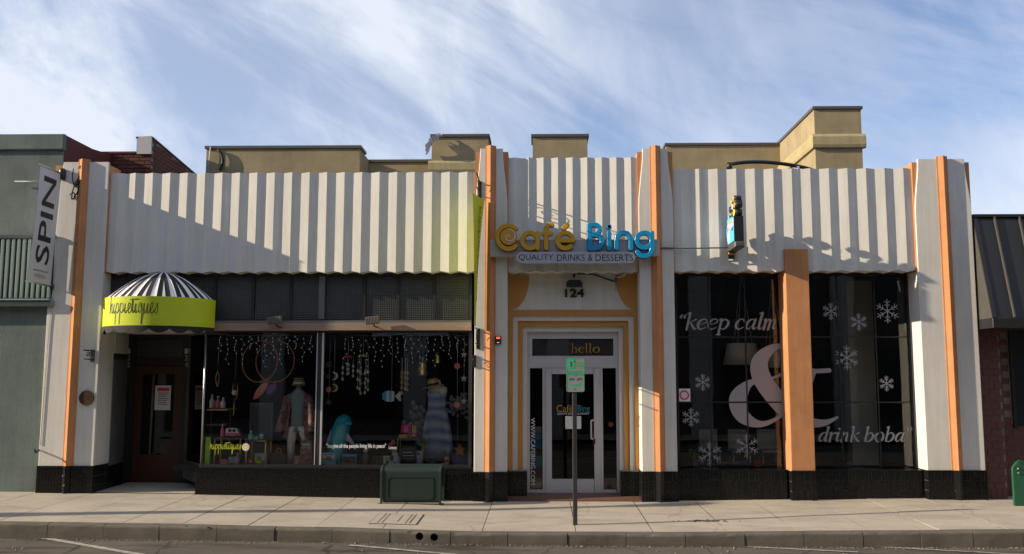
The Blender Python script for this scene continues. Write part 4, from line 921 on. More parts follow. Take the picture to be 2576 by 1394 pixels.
# ================================================================== signs and street furniture
# ---- channel letter sign of the cafe
SG = empty('cafe_sign', (X(1445, 620, -.1), -.12, Z(645, 1445, -.1)), 'channel letter sign, gold and blue, above a silver lozenge plate over the cafe door', 'sign')
r = rect(1233, 603, 1658, 645, -.22); MB().cbox(r[0], r[1], -.24, -.15, r[2], r[3], .006).build('raceway', 'sign_grey', SG)
YS = -.245; DEP = .085
def zz_(pts): return [(at(1132.2 + .2708 * x, 345.95 + .2708 * y, YS - DEP).x, at(1132.2 + .2708 * x, 345.95 + .2708 * y, YS - DEP).z) for x, y in pts]
def arc(cx_, cy_, rx_, ry_, a0, a1, n=16): return [(cx_ + rx_ * math.cos(math.radians(a0 + (a1 - a0) * i / n)), cy_ - ry_ * math.sin(math.radians(a0 + (a1 - a0) * i / n))) for i in range(n + 1)]
LW = .0735
def letter(name, material, strokes, w=LW):
    mb = MB(); eb = MB()
    for k, (pts, closed) in enumerate(strokes):
        q = zz_(pts); stroke(mb, q, DEP - .012, wall_map(YS - .012 - .0006 * k), w=w, closed=closed, sm=1 if len(pts) > 8 else 5, bev=.006)
        stroke(eb, q, .012, wall_map(YS + .0004 * k), w=w + .012, closed=closed, sm=1 if len(pts) > 8 else 5)
    o = mb.build(name, material, SG); eb.build('letter_back', 'sign_edge', o); return o
ring = lambda cx_, cy_, r: (arc(cx_, cy_, r, r, 0, 360, 32)[:-1], True)
letter('letter', 'sign_yellow', [(arc(540, 925, 103, 109, 48, 312, 26), False)])
c_ = zz_([(545, 920)])[0]; dsc = MB().lathe((c_[0], YS - DEP + .006, c_[1]), [(.138, .0), (.144, .008), (.144, .075)], 32, 'Y').build('swirl_disc', 'sign_yellow', SG)
sp = MB(); stroke(sp, [(c_[0] + .004 + (.006 + .0165 * a) * math.cos(a + .6), c_[1] + (.006 + .0165 * a) * math.sin(a + .6)) for a in [k * .28 for k in range(27)]], .004, wall_map(YS - DEP + .005), w=.013, sm=1); sp.build('swirl', 'lilac', dsc)
letter('letter', 'sign_yellow', [ring(742, 955, 73), ([(812, 885), (812, 1028)], False)])
letter('letter', 'sign_yellow', [([(948, 810), (920, 808), (898, 826), (893, 860), (893, 940), (893, 1028)], False), ([(868, 888), (935, 888)], False)])
letter('letter', 'sign_yellow', [(arc(1070, 955, 73, 73, 0, 312, 26), False), ([(1010, 955), (1135, 955)], False), ([(1056, 838), (1090, 808)], False)])
letter('letter', 'sign_blue', [([(1296, 808), (1296, 1030)], False), ([(1300, 808), (1350, 808), (1385, 830), (1388, 868), (1355, 898), (1300, 903)], False), ([(1345, 902), (1395, 915), (1412, 965), (1390, 1015), (1350, 1028), (1300, 1030)], False)])
letter('letter', 'sign_blue', [([(1478, 885), (1478, 1030)], False), (ring(1478, 828, 3)[0], True)], LW)
letter('letter', 'sign_blue', [([(1547, 1030), (1547, 960), (1556, 915), (1580, 888), (1614, 880), (1648, 888), (1672, 915), (1681, 960), (1681, 1030)], False)])
letter('letter', 'sign_blue', [ring(1806, 952, 70), ([(1878, 885), (1878, 980), (1876, 1040), (1855, 1085), (1810, 1100), (1768, 1090), (1742, 1062)], False)])
r = rect(1298, 634, 1597, 663, YS - .02); R_ = (r[3] - r[2]) / 2; zc_ = (r[2] + r[3]) / 2
cap_ = [(r[0] + R_ + R_ * math.cos(a), zc_ + R_ * math.sin(a)) for a in [PI / 2 + PI * k / 12 for k in range(13)]] + [(r[1] - R_ + R_ * math.cos(a), zc_ + R_ * math.sin(a)) for a in [-PI / 2 + PI * k / 12 for k in range(13)]]
pl = MB().prism(cap_, 0, .05, wall_map(-.24 - .001)).build('tagline_plate', 'brushed_metal', SG)
for wd, wa, wb in (('QUALITY', 1305, 1392), ('DRINKS', 1401, 1471), ('&', 1479, 1491), ('DESSERTS', 1498, 1593)):
    rt = rect(wa, 640, wb, 656.5, YS - .05); text('tagline_word', wd, 'ink', pl, wall_map(-.2915), *rt, thick=.002)

# floodlight, cable and conduit under the sign
fl = at(1444, 697, .2); FL = empty('soffit_floodlight', (fl.x, .2, fl.z), 'black floodlight hanging from the soffit above the door number', 'floodlight')
zz0 = ZB + .011
MB().lathe((fl.x, .2, zz0), [(.055, -.03), (.055, -.001)], 16).build('canopy', 'conduit_white', FL); MB().lathe((fl.x, .2, zz0), [(.012, -.1), (.02, -.06), (.035, -.031)], 12).build('stem', 'black_metal', FL)
r = rect(1424, 705, 1465, 722, .16); MB().box(r[0], r[1], .10, .24, r[2], r[3] - .03).box(r[0] + .03, r[1] - .03, .12, .22, r[3] - .0295, r[3] + .0).build('lamp_housing', 'black_metal', FL)
MB().tube(smooth_path([(fl.x + .05, .22, zz0 - .03), (*at(1490, 690, .3),), (*at(1520, 700, .32),), (*at(1545, 708, .325),)], 6), .012).build('cable', 'cable', FL)
CB = empty('door_conduit', at(1550, 700, .3), 'pale bent conduit beside the right fan shaped ochre corner', 'conduit')
MB().tube(smooth_path([(*at(1576, 676, .06),), (*at(1574, 688, .15),), (*at(1563, 696, .27),), (*at(1552, 697, .31),)], 6), .015).build('bent_pipe', 'conduit_white', CB)
r = rect(1547, 698, 1553, 710, .32); MB().box(r[0], r[1], .29, .337, r[2], r[3]).build('junction_box', 'frame_grey', CB); MB().tube([(*at(1549, 710, .32),), (*at(1549, 732, .325),)], .009).build('drop_wire', 'conduit_white', CB)

# ---- projecting drink-cup sign
yb0, yb1 = -.12, -.68; xs_ = X(1859, 575, yb1); th = .075
bz0, bz1 = Z(608, 1859, yb1), Z(543, 1859, yb1); PS = empty('projecting_cup_sign', (xs_, 0, bz0), 'projecting cup shaped sign topped with coloured drink pearls', 'sign')
prof = [(yb1, bz0 + .01), (yb0 - .05, bz0 + .01), (yb0 + .03, bz0 + .16), (yb0 + .04, bz0 + .27), (yb0 - .03, bz0 + .36), (yb0 - .03, bz0 + .45), (yb1, bz1)]
fm = lambda u, v, d: Vector((xs_ + d, u, v))
cup = MB().prism(prof, -th, th, fm).build('cup_body', 'black_metal', PS)
face = lambda off: (lambda u, v, d: Vector((xs_ - th - off - d, u, v)))
cyy, czz = sum(p[0] for p in prof) / len(prof), sum(p[1] for p in prof) / len(prof); inn = lambda k: [(cyy + (u - cyy) * k, czz + (v - czz) * k) for u, v in prof]
MB().prism(inn(.96), 0, .006, face(.001)).build('cup_face', 'skyblue', PS)
MB().prism([(yb1 + .04, bz0 + .26), (yb0 - .1, bz0 + .2), (yb0 - .06, bz1 - .1), (yb1 + .03, bz1 - .03)], 0, .003, face(.0075)).build('face_panel', 'white_item', PS)
text('face_lettering', 'Bing', 'navy', PS, lambda u, v, d=0: Vector((xs_ - th - .011 - d, -u, v)), -yb0 + .06, -yb1 - .05, bz0 + .2, bz0 + .31)
MB().ell((xs_ - th - .008, yb0 - .14, bz0 + .12), .004, .07, .09).build('face_spot', 'white_item', PS); MB().box(xs_ - th - .012, xs_ - th - .0085, yb1 + .1, yb0 - .2, bz0 + .33, bz0 + .38).build('face_accent', 'orange', PS)
for y_, zq, rr_, m_ in ((yb1 + .06, .065, .062, 'yellow'), (yb1 + .24, .06, .058, 'brown'), (yb0 - .08, .03, .06, 'skyblue'), (yb1 + .02, .185, .052, 'orange'), (yb1 + .17, .18, .05, 'lilac'), (yb0 - .17, .17, .055, 'navy'), (yb1 + .09, .30, .052, 'orange'), (yb1 + .24, .27, .048, 'lime_item'), (yb1 + .03, .24, .03, 'brown')):
    p_ = MB().lathe((xs_, y_, bz1 + zq), [(rr_, -th * .8), (rr_, th * .8)], 18, 'X').build('pearl', 'black_metal', PS); MB().lathe((xs_ - th * .8, y_, bz1 + zq), [(rr_ * .92, -.006), (rr_ * .96, -.0005)], 18, 'X').build('pearl_face', m_, p_)
MB().tube([(xs_, yb1 + .02, bz0 - .03), (xs_, -.0, bz0 - .03)], .04, 10).build('arm', 'black_metal', PS)
MB().cbox(xs_ - .08, xs_ + .08, yb1 - .02, yb0 + .05, bz0 - .09, bz0 + .005, .02).build('base_bar', 'awning_grey', PS)
MB().box(xs_ - .05, xs_ + .05, -.05, -.03, bz0 - .2, bz0 + .1).build('wall_plate', 'black_metal', PS)
for k in range(4): MB().ell((xs_ - .06 + .04 * k, yb0 - .02 + .02 * k, bz0 - .12), .02, .03, .022, 8, 6).build('bulb', 'brass', PS)
pw = [tuple(at(1662, 624, -.09)), tuple(at(1740, 625, -.1)), tuple(at(1835, 623, -.2))]
MB().tube(pw, .012, 8).build('supply_pipe', 'frame_grey', PS)

# ---- lime banner hung out from the second pier
xb_ = X(1204, 500, -.1); zb1, zb0 = Z(503, 1204, -.2), Z(822, 1200, -.2)
YBN = empty('lime_banner', (xb_, -.09, zb0), 'narrow lime green fabric banner hanging from black scroll brackets on the pier', 'banner')
rows = []; nB = 22
for i in range(nB + 1):
    t = i / nB; z = zb1 + (zb0 - zb1) * t; ring = []
    for j in range(13):
        u = j / 12; sag = .05 * math.sin(PI * t)
        y = -.13 - .66 * u * (1 - .04 * math.sin(PI * t)); x = xb_ - .035 * t + (.10 * (1 - t) ** 2.2) * (1 - u) + .02 * math.sin(PI * u) * math.sin(PI * t) + .02 * t * u - .045 * (1 - t) ** 2 * u
        ring.append((x, y, z))
    rows.append(ring)
mb = MB(); nn = 13
for off in (0, .003): mb.add([(x + off, y, z) for r_ in rows for x, y, z in r_], [(i * nn + j, i * nn + j + 1, (i + 1) * nn + j + 1, (i + 1) * nn + j) for i in range(nB) for j in range(12)], True)
mb.build('cloth', 'lime_fabric', YBN)
text('lettering', 'hippietiques', 'ink', YBN, lambda u, v, d=0: Vector((xb_ + .012 + .10 * (1 - (zb1 - v) / (zb1 - zb0)) ** 2.2 * .6 + .004 - .02 * ((zb1 - v) / (zb1 - zb0)), u, v)), -.55, -.3, zb0 + .4, zb1 - .15, thick=0, rot=-90)
def bracket(name, parent, x, zc, length, hgt, drop=-1, sc=1.0):
    mb = MB(); mb.box(x - .03, x + .03, -.095, -.077, zc - hgt / 2, zc + hgt / 2); mb.tube([(x, -.09, zc + hgt * .42), (x, -.09 - length, zc + hgt * .42)], .011, 8)
    mb.tube([(x, -.09, zc - hgt * .3), (x, -.09 - length * .92, zc - hgt * .3 + .0)], .009, 8)
    for k in range(2):
        c = (-.09 - length * (.22 + .33 * k), zc + hgt * .06); R_ = hgt * .27
        mb.tube([(x, c[0] + R_ * (1 - a / 9) * math.cos(a), c[1] + R_ * (1 - a / 9) * math.sin(a)) for a in [q * .35 for q in range(24)]], .007, 6)
    return mb.build(name, 'black_metal', parent)
bracket('top_bracket', YBN, X(1207, 478, -.09), Z(478, 1207, -.09), .72, .30); bracket('bottom_bracket', YBN, X(1203, 852, -.09), Z(852, 1203, -.09), .66, .34)
hk = at(1193, 909, -.085); HB = empty('scroll_hook', hk, 'small black scroll hook on the pier beneath the lime banner', 'hook'); bracket('scroll', HB, hk.x, hk.z, .34, .2)
p = at(236, 895, -.085); HB2 = empty('scroll_hook', p, 'small black scroll hook on the pier beside the shop door', 'hook'); bracket('scroll', HB2, p.x - .02, p.z, .3, .2)

# ---- white banner on the left
xv = X(150, 560, -.1); zv1, zv0 = Z(436, 150, -.12), Z(722, 122, -.12)
SP = empty('white_banner', (xv, -.1, zv0), 'tall white banner with large black sideways lettering beside the grey building', 'banner')
def bmap(u, v, d=0.0):   # u 0..1 outward, v 0..1 up
    return Vector((xv - .085 * (1 - v) - .03 * u * (1 - v) + .02 * math.sin(PI * v) * u + .004 + d, -.13 - .66 * u + .10 * (1 - v) ** 2 * (1 - u) * 0 - .0, zv0 + (zv1 - zv0) * v + .02 * u * (1 - v)))
mb = MB(); n1, n2 = 10, 20
for off in (0, -.004): mb.add([bmap(i / n1, j / n2, off) for j in range(n2 + 1) for i in range(n1 + 1)], [(j * (n1 + 1) + i, j * (n1 + 1) + i + 1, (j + 1) * (n1 + 1) + i + 1, (j + 1) * (n1 + 1) + i) for j in range(n2) for i in range(n1)], True)
mb.build('cloth', 'banner_white', SP)
bm2 = lambda u, v, d=0.0: bmap(1 - u, v, d)
text('lettering', 'SPIN', 'ink', SP, bm2, .20, .80, .175, .92, thick=.003, rot=90, bold=.012)
text('small_lettering', 'purplemodus.com', 'frame_grey', SP, bm2, .2, .82, .1, .128, thick=.003); text('small_lettering', '714.525.5361', 'frame_grey', SP, bm2, .26, .74, .055, .085, thick=.003)
for v in (0.004, .996): 
    a, b = bmap(-.05, v), bmap(1.03, v); MB().tube([a, b], .014, 8).build('pole', 'steel', SP)
MB().lathe(tuple(bmap(-.03, .996)), [(.05, -.1), (.055, -.06), (.055, .06), (.04, .09)], 12).build('bracket', 'black_metal', SP)
MB().lathe(tuple(bmap(-.06, .004)), [(.03, -.05), (.035, .0), (.03, .05)], 12).build('bracket', 'black_metal', SP)
# scraps of wire left on the first pier, and the round plaque
w0 = at(190, 470, -.09); WI = MB()
for pts in (((196, 424), (203, 418), (201, 440), (190, 460), (183, 480), (180, 500)), ((185, 425), (182, 445), (188, 470), (198, 455), (196, 480), (186, 495)), ((176, 490), (186, 485), (188, 496), (180, 502)), ((192, 470), (200, 452), (199, 478), (190, 492))):
    WI.tube(smooth_path([tuple(at(x, y, -.10 - .02 * math.sin(i * 2.1))) for i, (x, y) in enumerate(pts)], 5), .009, 6)
WI.build('loose_wire', 'cable', label='tangle of black loose wire on the first pier top', cat='wire')
c_ = at(218, 1001, -.085); PQ = empty('round_plaque', (c_.x, -.085, c_.z), 'round bronze plaque on the pier beside the shop entrance', 'plaque')
MB().lathe((c_.x, -.078, c_.z), [(.125, 0), (.125, -.018), (.108, -.026)], 28, 'Y').build('disc', 'bronze', PQ); rg = MB(); stroke(rg, [(c_.x + .112 * math.cos(2 * PI * k / 28), c_.z + .112 * math.sin(2 * PI * k / 28)) for k in range(28)], .008, wall_map(-.1), w=.018, closed=True, sm=1); rg.build('rim', 'bronze', PQ)
for k, wd in enumerate((.06, .075, .05)): MB().box(c_.x - wd, c_.x + wd, -.108, -.1045, c_.z + .045 - k * .035, c_.z + .058 - k * .035).build('relief_line', 'bronze', PQ)
# alarm keypad with a red light
r = rect(1246, 846, 1261, 866, -.08); KP = empty('alarm_box', ((r[0] + r[1]) / 2, -.076, r[2]), 'small black alarm box with a lit red strip on the pier', 'alarm'); MB().cbox(r[0], r[1], -.125, -.0765, r[2], r[3], .01).build('case', 'black_metal', KP)
box('light_strip', 'led_red', KP, r[0] + .02, r[1] - .02, -.130, -.1262, r[3] - .045, r[3] - .015); box('label_plate', 'white_item', KP, r[0] + .03, r[1] - .03, -.129, -.1262, r[2] + .02, r[2] + .032)
p = at(150, 1137, -.08)
cl = at(98, 1137, -.09); MB().tube([(cl.x + .0, -.08, cl.z + .03), (cl.x + .02, -.22, cl.z - .0), (cl.x + .02, -.26, cl.z + .05)], .016, 6).build('wall_hook', 'black_metal', label='short dark wall hook low on the first pier corner', cat='hook')
MB().tube([tuple(at(141, 660, -.085)), tuple(at(123, 820, -.085)), tuple(at(101, 1120, -.085))], .005, 6).build('wall_cable', 'conduit_white', label='thin pale cable running down the first pier edge', cat='cable')

# ---- two small floodlights on the beam
for k, px_ in enumerate((693, 938)):
    c_ = at(px_, 806, .02); f_ = empty('beam_floodlight', (c_.x, .1, c_.z), 'small finned floodlight on the brown beam above the ' + ('hoops', 'fish and bells')[k], 'floodlight', 'floodlights on the beam')
    ro = Matrix.Rotation(math.radians(-7), 3, 'Y'); mb = MB()
    mb.box(c_.x - .115, c_.x + .105, -.04, -.02, c_.z - .06, c_.z + .06, ro, (c_.x, -.03, c_.z))
    for q in range(9): mb.box(c_.x - .11 + q * .026, c_.x - .098 + q * .026, -.08, -.0405, c_.z - .06, c_.z + .055, ro, (c_.x, -.03, c_.z))
    mb.build('finned_housing', 'lamp_brown', f_); MB().box(c_.x - .12, c_.x + .11, -.019, .02, c_.z - .065, c_.z + .066, ro, (c_.x, -.03, c_.z)).build('lamp_face', 'frame_grey', f_)
    MB().tube([(c_.x + .02, -.01, c_.z - .07), (c_.x + .03, .02, c_.z - .1), (c_.x + .08, .095, c_.z - .12)], .011).build('arm', 'black_metal', f_)

# ---- striped dome awning
cax = X(391, 760, -.3); RXa, RYa, zrg = .905, .86, Z(758, 391, 0); HD = Z(686, 391, 0) - zrg; zvb = Z(840, 391, 0) 
AWN = empty('dome_awning', (cax, 0, zvb), 'black and white striped dome awning with a lime green lettered valance', 'awning')
NG = 22
def dome(ang, t):   # ang 0..pi along the wall-side half circle, t 0 rim .. 1 apex
    r_ = 1 - t; return Vector((cax - RXa * math.cos(ang) * r_, -.03 - RYa * math.sin(ang) * r_, zrg + HD * (1 - r_ ** 1.75)))
def gore(a0, a1, material, lift=0.0, tmax=.985, wedge=False):
    rings = []
    for k in range(10):
        t = tmax * k / 9; am = (a0 + a1) / 2; h = (a1 - a0) / 2 * ((1 - k / 9.3) if wedge else 1)
        rings.append([dome(am - h + 2 * h * i / 4, t) * 1 + Vector((0, -lift * .7, lift - (.012 * math.sin(PI * i / 4) * math.sin(PI * min(1, .25 + t * .75)) if not wedge else .010))) for i in range(5)])
    MB().loft(rings, cap=False, closed=False).build('gore', material, AWN)
NU = 9; ua = PI / NU
for g in range(NU):
    gore(g * ua - .0, g * ua + ua * .30, 'white_fabric'); gore(g * ua + ua * .30, (g + 1) * ua, 'black_fabric')
    gore(g * ua + ua * .57, g * ua + ua * .75, 'white_fabric', .004, .42, True)
def val(u, v, d=0.0):   # u 0..1 along the curve, v height above the rim bottom
    a = PI * u; d = d + .006 * math.sin(u * 23) * math.sin(v * 9); return Vector((cax - (RXa + .006 + d) * math.cos(a), -.03 - (RYa + .006 + d) * math.sin(a), v))
zv0_ = Z(826, 391, 0); mb = MB(); nv = 40
rowsv = [[val(i / nv, z_) for i in range(nv + 1)] for z_ in (zv0_, zv0_ + (zrg - zv0_) * .5, zrg + .01)]
mb.loft(rowsv, cap=False, closed=False); mb.loft([[val(i / nv, z_, -.012) for i in range(nv + 1)] for z_ in (zv0_, zrg + .01)], cap=False, closed=False); mb.build('valance', 'lime_fabric', AWN)
mb = MB(); ns = 110; mb.loft([[val(i / ns, zv0_ + .004, -.002) for i in range(ns + 1)], [val(i / ns, zv0_ - .03 - .085 * abs(math.sin(i / ns * PI * 9)) ** .6, -.004) for i in range(ns + 1)]], cap=False, closed=False); mb.build('scalloped_trim', 'black_fabric', AWN)
MB().tube([val(i / 30, zv0_ + .03, -.03) for i in range(31)], .015, 6).build('hoop_frame', 'steel', AWN)
SC = {'h': [[(0, 0), (.06, .9), (.12, 1.7), (.1, 1.0), (.06, .1), (.2, .75), (.34, .9), (.36, .3), (.44, .02), (.56, .2)]], 'i': [[(0, .2), (.1, .9), (.08, .2), (.18, .02), (.3, .25)], [(.12, 1.32), (.13, 1.34)]],
 'p': [[(0, .3), (.08, .95), (.0, -.95)], [(.06, .5), (.2, .9), (.4, .85), (.42, .35), (.28, .05), (.1, .2), (.3, .1), (.55, .3)]], 'e': [[(0, .25), (.2, .45), (.32, .8), (.18, .95), (.05, .5), (.14, .05), (.3, .05), (.45, .3)]],
 't': [[(.0, .3), (.14, 1.35), (.1, .3), (.18, .03), (.32, .25)], [(-.18, 1.2), (.8, 1.28)]], 'q': [[(.42, .85), (.2, .95), (.02, .5), (.1, .08), (.28, .2), (.42, .9), (.38, -.9), (.46, -.7), (.6, .3)]],
 'u': [[(0, .3), (.08, .9), (.06, .2), (.18, .03), (.34, .3), (.42, .9), (.4, .2), (.48, .03), (.6, .25)]], 's': [[(0, .1), (.2, .6), (.3, .95), (.34, .5), (.28, .08), (.1, .05)]]}
SCW = dict(h=.6, i=.38, p=.58, e=.45, t=.34, q=.6, u=.6, s=.42)
def script(s_, mapf, w, k=1.0):
    mb = MB(); cur = 0; tot = sum(SCW[c] for c in s_); j = 0
    for c in s_:
        for st_ in SC[c]:
            j += 1; stroke(mb, [((cur + x) / tot, y) for x, y in st_], .001 + .0005 * (j % 3), mapf, w=w, sm=5)
        cur += SCW[c]
    return mb
lu0, lu1 = .31, .605; zb_ = Z(790, 345, -.7); xh = .165
L2 = lambda u, v, d=0.0: val(lu0 + (lu1 - lu0) * u, zb_ + v * xh * (1 if v > 0 else .9) - .03 * u, d + .002)
def script2(s_, mapf3, length, xh_, wd):   # strokes in metres, then bent onto the surface
    mb = MB(); cur = 0; tot = sum(SCW[c] for c in s_); k = length / tot; j = 0
    for c in s_:
        for st_ in SC[c]:
            j += 1; stroke(mb, [((cur + x) * k, y * xh_) for x, y in st_], .001 + .0006 * (j % 3), mapf3, w=wd, sm=5)
        cur += SCW[c]
    return mb
arcL = .95; script2('hippietiques', lambda u, v, d=0.0: val(.292 + (.312) * u / arcL, zb_ + v, d + .002), arcL, .178, .0095).build('lettering', 'ink', AWN)
a, b = at(528, 1130, WL), at(607, 1130, WL)
script2('hippietiques', lambda u, v, d=0.0: Vector((a.x + u, WL - .0045 - d, a.z + v)), b.x - a.x, .085, .0085).build('window_lettering', 'vinyl_lime', dwf)
r = rect(821, 1116, 971, 1130, WL); text('window_lettering', '"Imagine all the people living life in peace"', 'vinyl_white', dwf, wall_map(WL - .0045), *r, thick=.001, bold=.03)
r = rect(978, 1122, 998, 1130, WL); text('window_lettering', 'Lennon', 'vinyl_white', dwf, wall_map(WL - .0045), *r, thick=.001, bold=.02)
c_ = at(619, 1125, WL)
for k in range(12): 
    an = k * PI / 6; MB().ell((c_.x + .05 * math.cos(an), WL - .007, c_.z + .05 * math.sin(an)), .016, .0016, .016, 8, 5).build('flower_petal', 'lilac', dwf)
MB().lathe((c_.x, WL - .009, c_.z), [(.035, 0), (.035, .002)], 16, 'Y').build('flower_centre', 'yellow', dwf)

# ---- parking sign on a perforated post
pb = on_ground(1447, 1321, zg, -2.5); PX, PYY, PZ = pb.x, pb.y, pb.z; k_ = (PYY - CAM.y) / F
zt_ = at(1447, 902, PYY).z; zs0 = at(1447, 986, PYY).z
PK = empty('parking_sign', (PX, PYY, PZ), 'green and silver two hour parking sign on a perforated steel post', 'traffic sign')
pw_ = .031
post = MB().cbox(PX - pw_, PX + pw_, PYY - pw_, PYY + pw_, PZ - .05, zt_ - .03, .004).build('post', 'galvanised', PK)
hm = MB(); z = PZ + .75
while z < zs0 - .02: hm.lathe((PX, PYY - pw_ - .0015, z), [(.0065, 0), (.0065, .001)], 8, 'Y'); hm.lathe((PX - pw_ - .0015, PYY, z), [(.0065, 0), (.0065, .001)], 8, 'X'); z += .026
hm.build('post_holes', 'ink', post, kind='stuff')
sx0, sx1 = at(1424.5, 940, PYY).x, at(1470, 940, PYY).x; tilt = math.radians(0)
def rrect(x0, x1, z0, z1, R_, n=6): return [(cx_ + R_ * math.cos(a0 + PI / 2 * i / n), cz_ + R_ * math.sin(a0 + PI / 2 * i / n)) for cx_, cz_, a0 in ((x1 - R_, z1 - R_, 0), (x0 + R_, z1 - R_, PI / 2), (x0 + R_, z0 + R_, PI), (x1 - R_, z0 + R_, 3 * PI / 2)) for i in range(n + 1)]
YSG = PYY - pw_ - .003
sp_ = MB().prism(rrect(sx0, sx1, zs0, zt_, .03), 0, .004, wall_map(YSG)).build('panel', 'sign_face', PK)
W2, H2 = sx1 - sx0, zt_ - zs0; bo = MB(); q_ = rrect(sx0 + .006, sx1 - .006, zs0 + .006, zt_ - .006, .026); stroke(bo, q_, .0015, wall_map(YSG - .0042), w=.010, closed=True, sm=1); bo.build('border', 'sign_green', sp_)
nb = MB().prism([(sx0 + .012, zt_ - H2 * .31), (sx0 + W2 * .46, zt_ - H2 * .31), (sx0 + W2 * .46, zt_ - .011), (sx0 + .012, zt_ - .011)], 0, .0012, wall_map(YSG - .0046)).build('hour_field', 'sign_green', sp_)
MB().prism([(sx0 + W2 * .17, zt_ - H2 * .26), (sx0 + W2 * .33, zt_ - H2 * .26), (sx0 + W2 * .33, zt_ - H2 * .08), (sx0 + W2 * .17, zt_ - H2 * .08)], 0, .0008, wall_map(YSG - .0060)).build('numeral_field', 'sign_face', sp_)
sm_ = wall_map(YSG - .0045)
text('numeral', '2', 'bench_green', sp_, wall_map(YSG - .0072), sx0 + W2 * .2, sx0 + W2 * .31, zt_ - H2 * .24, zt_ - H2 * .1, thick=.0006, bold=.02)
text('lettering', 'HOUR', 'sign_green', sp_, sm_, sx0 + W2 * .5, sx0 + W2 * .93, zt_ - H2 * .25, zt_ - H2 * .11, thick=.0012, bold=.015)
text('lettering', 'PARKING', 'sign_green', sp_, sm_, sx0 + W2 * .09, sx0 + W2 * .92, zt_ - H2 * .52, zt_ - H2 * .36, thick=.0012, bold=.015)
text('small_lettering', '9AM - 6PM', 'bench_green', sp_, sm_, sx0 + W2 * .15, sx0 + W2 * .85, zt_ - H2 * .67, zt_ - H2 * .58, thick=.0012)
MB().box(sx0 + W2 * .28, sx0 + W2 * .78, YSG - .006, YSG - .0045, zt_ - H2 * .8, zt_ - H2 * .765).build('arrow', 'sign_green', sp_)
for f in (.09, .92): MB().lathe((PX, YSG - .0045, zt_ - H2 * f), [(.008, 0), (.006, -.005)], 8, 'Y').build('bolt', 'black_metal', sp_)

# ---- green street benches seen end-on
def bench(name, px0, px1, pyt, pyb, Yf, label, frame, skin, dep=.5):
    x0, x1 = X(px0, (pyt + pyb) / 2, Yf), X(px1, (pyt + pyb) / 2, Yf); g = zg((x0 + x1) / 2, Yf); zt = Z(pyt, (px0 + px1) / 2, Yf)
    e = empty(name, ((x0 + x1) / 2, Yf + dep / 2, g), label, 'bench', 'green street benches'); R_ = .1
    def path(i, off=0.0): # waterfall profile in Y-Z
        p = [(Yf - off, g + i), (Yf - off, zt - R_)] + [(Yf + R_ - (R_ + off) * math.cos(a), zt - R_ + (R_ + off) * math.sin(a)) for a in [PI / 2 * k / 6 for k in range(1, 7)]] + [(Yf + dep - R_ + (R_ + off) * math.sin(a), zt - R_ + (R_ + off) * math.cos(a)) for a in [PI / 2 * k / 6 for k in range(7)]] + [(Yf + dep + off, g + i)]
        return p
    for x in (x0, x1):
        a, b = path(.0, .012), path(.0, -.028); n = len(a); s = .022 if x == x0 else -.022
        mb = MB(); mb.loft([[(x, u, v), (x + s * 1.6, u, v), (x + s * 1.6, u2, v2), (x, u2, v2)] for (u, v), (u2, v2) in zip(a, b)], smooth=False); mb.build('end_frame', frame, e, .004)
    a, b = path(.05), path(.05, -.01)
    MB().loft([[(x0 + .04, u, v), (x1 - .04, u, v), (x1 - .04, u2, v2), (x0 + .04, u2, v2)] for (u, v), (u2, v2) in zip(a, b)], smooth=False).build('perforated_skin', skin, e)
    pr = MB(); stroke(pr, rrect(x0 + .11, x1 - .13, g + .08, zt - .17, .05), .008, wall_map(Yf - .001), w=.014, closed=True, sm=1); pr.build('pressed_panel_edge', frame, e)
    MB().box(x0 + .041, x1 - .041, Yf + .03, Yf + .06, g + .02, g + .06).build('bottom_rail', frame, e)
    for x in (x0, x1):
        MB().box(x - .04, x + .04, Yf - .01, Yf + .06, g - .01, g + .012).build('foot', frame, e); MB().box(x - .04, x + .04, Yf + dep - .06, Yf + dep + .01, g - .01, g + .012).build('foot', frame, e)
    return e
bench('street_bench', 957, 1110, 1173, 1263, -.62, 'dark green perforated metal bench with scuffed panel below the display window', 'bench_green', 'perforated_green')
gx, gY = X(2549, 1215, -.7), -.7; gz = zg(gx, gY); gt = Z(1166, 2560, gY)
GBN = empty('street_bench', (gx + .1, gY, gz), 'green metal stand coloured as if sunlit with a rounded top beside the red brick pier', 'bench', 'green street benches')
def ushape(x0, x1, n=10): R_ = (x1 - x0) / 2; return [(x0, gz), (x0, gt - R_)] + [(x0 + R_ - R_ * math.cos(PI * k / n), gt - R_ + R_ * math.sin(PI * k / n)) for k in range(1, n)] + [(x1, gt - R_), (x1, gz)]
MB().prism(ushape(gx, gx + .205), 0, .05, wall_map(gY + .05)).build('end_plate', 'sunlit_bench_green', GBN, .008)
hp = MB(); stroke(hp, [(gx + .13 + u, gz + v) for u, v in ((0, .58), (.04, .635), (.10, .655), (.15, .6), (.165, .4), (.17, .0))], .06, wall_map(gY + .2), w=.05, sm=5); hp.build('back_leg', 'sunlit_bench_green', GBN)
MB().tube([(gx + .2, gY + .02, gt - .2), (gx + 1.5, gY + .02, gt - .2)], .02, 10).build('cross_rail', 'sunlit_bench_green', GBN); MB().prism(ushape(gx + 1.5, gx + 1.705), 0, .05, wall_map(gY + .05)).build('end_plate', 'sunlit_bench_green', GBN, .008)
for dz in (.06, .13): MB().lathe((gx + .09, gY - .001, gt - dz - .02), [(.02, 0), (.014, -.014)], 12, 'Y').build('bolt', 'steel', GBN)

# ================================================================== goods in the display window
SHIFT = .18                                    # the goods are laid out at depth Y, then the whole display moves up to the glass
_at = at; _before = set(bpy.data.objects)
def at(px, py, Y=0.0):
    p = _at(px, py, Y - SHIFT); p.y = Y; return p
YG = .75                                       # usual depth of the goods
zfl = zw0 + .0
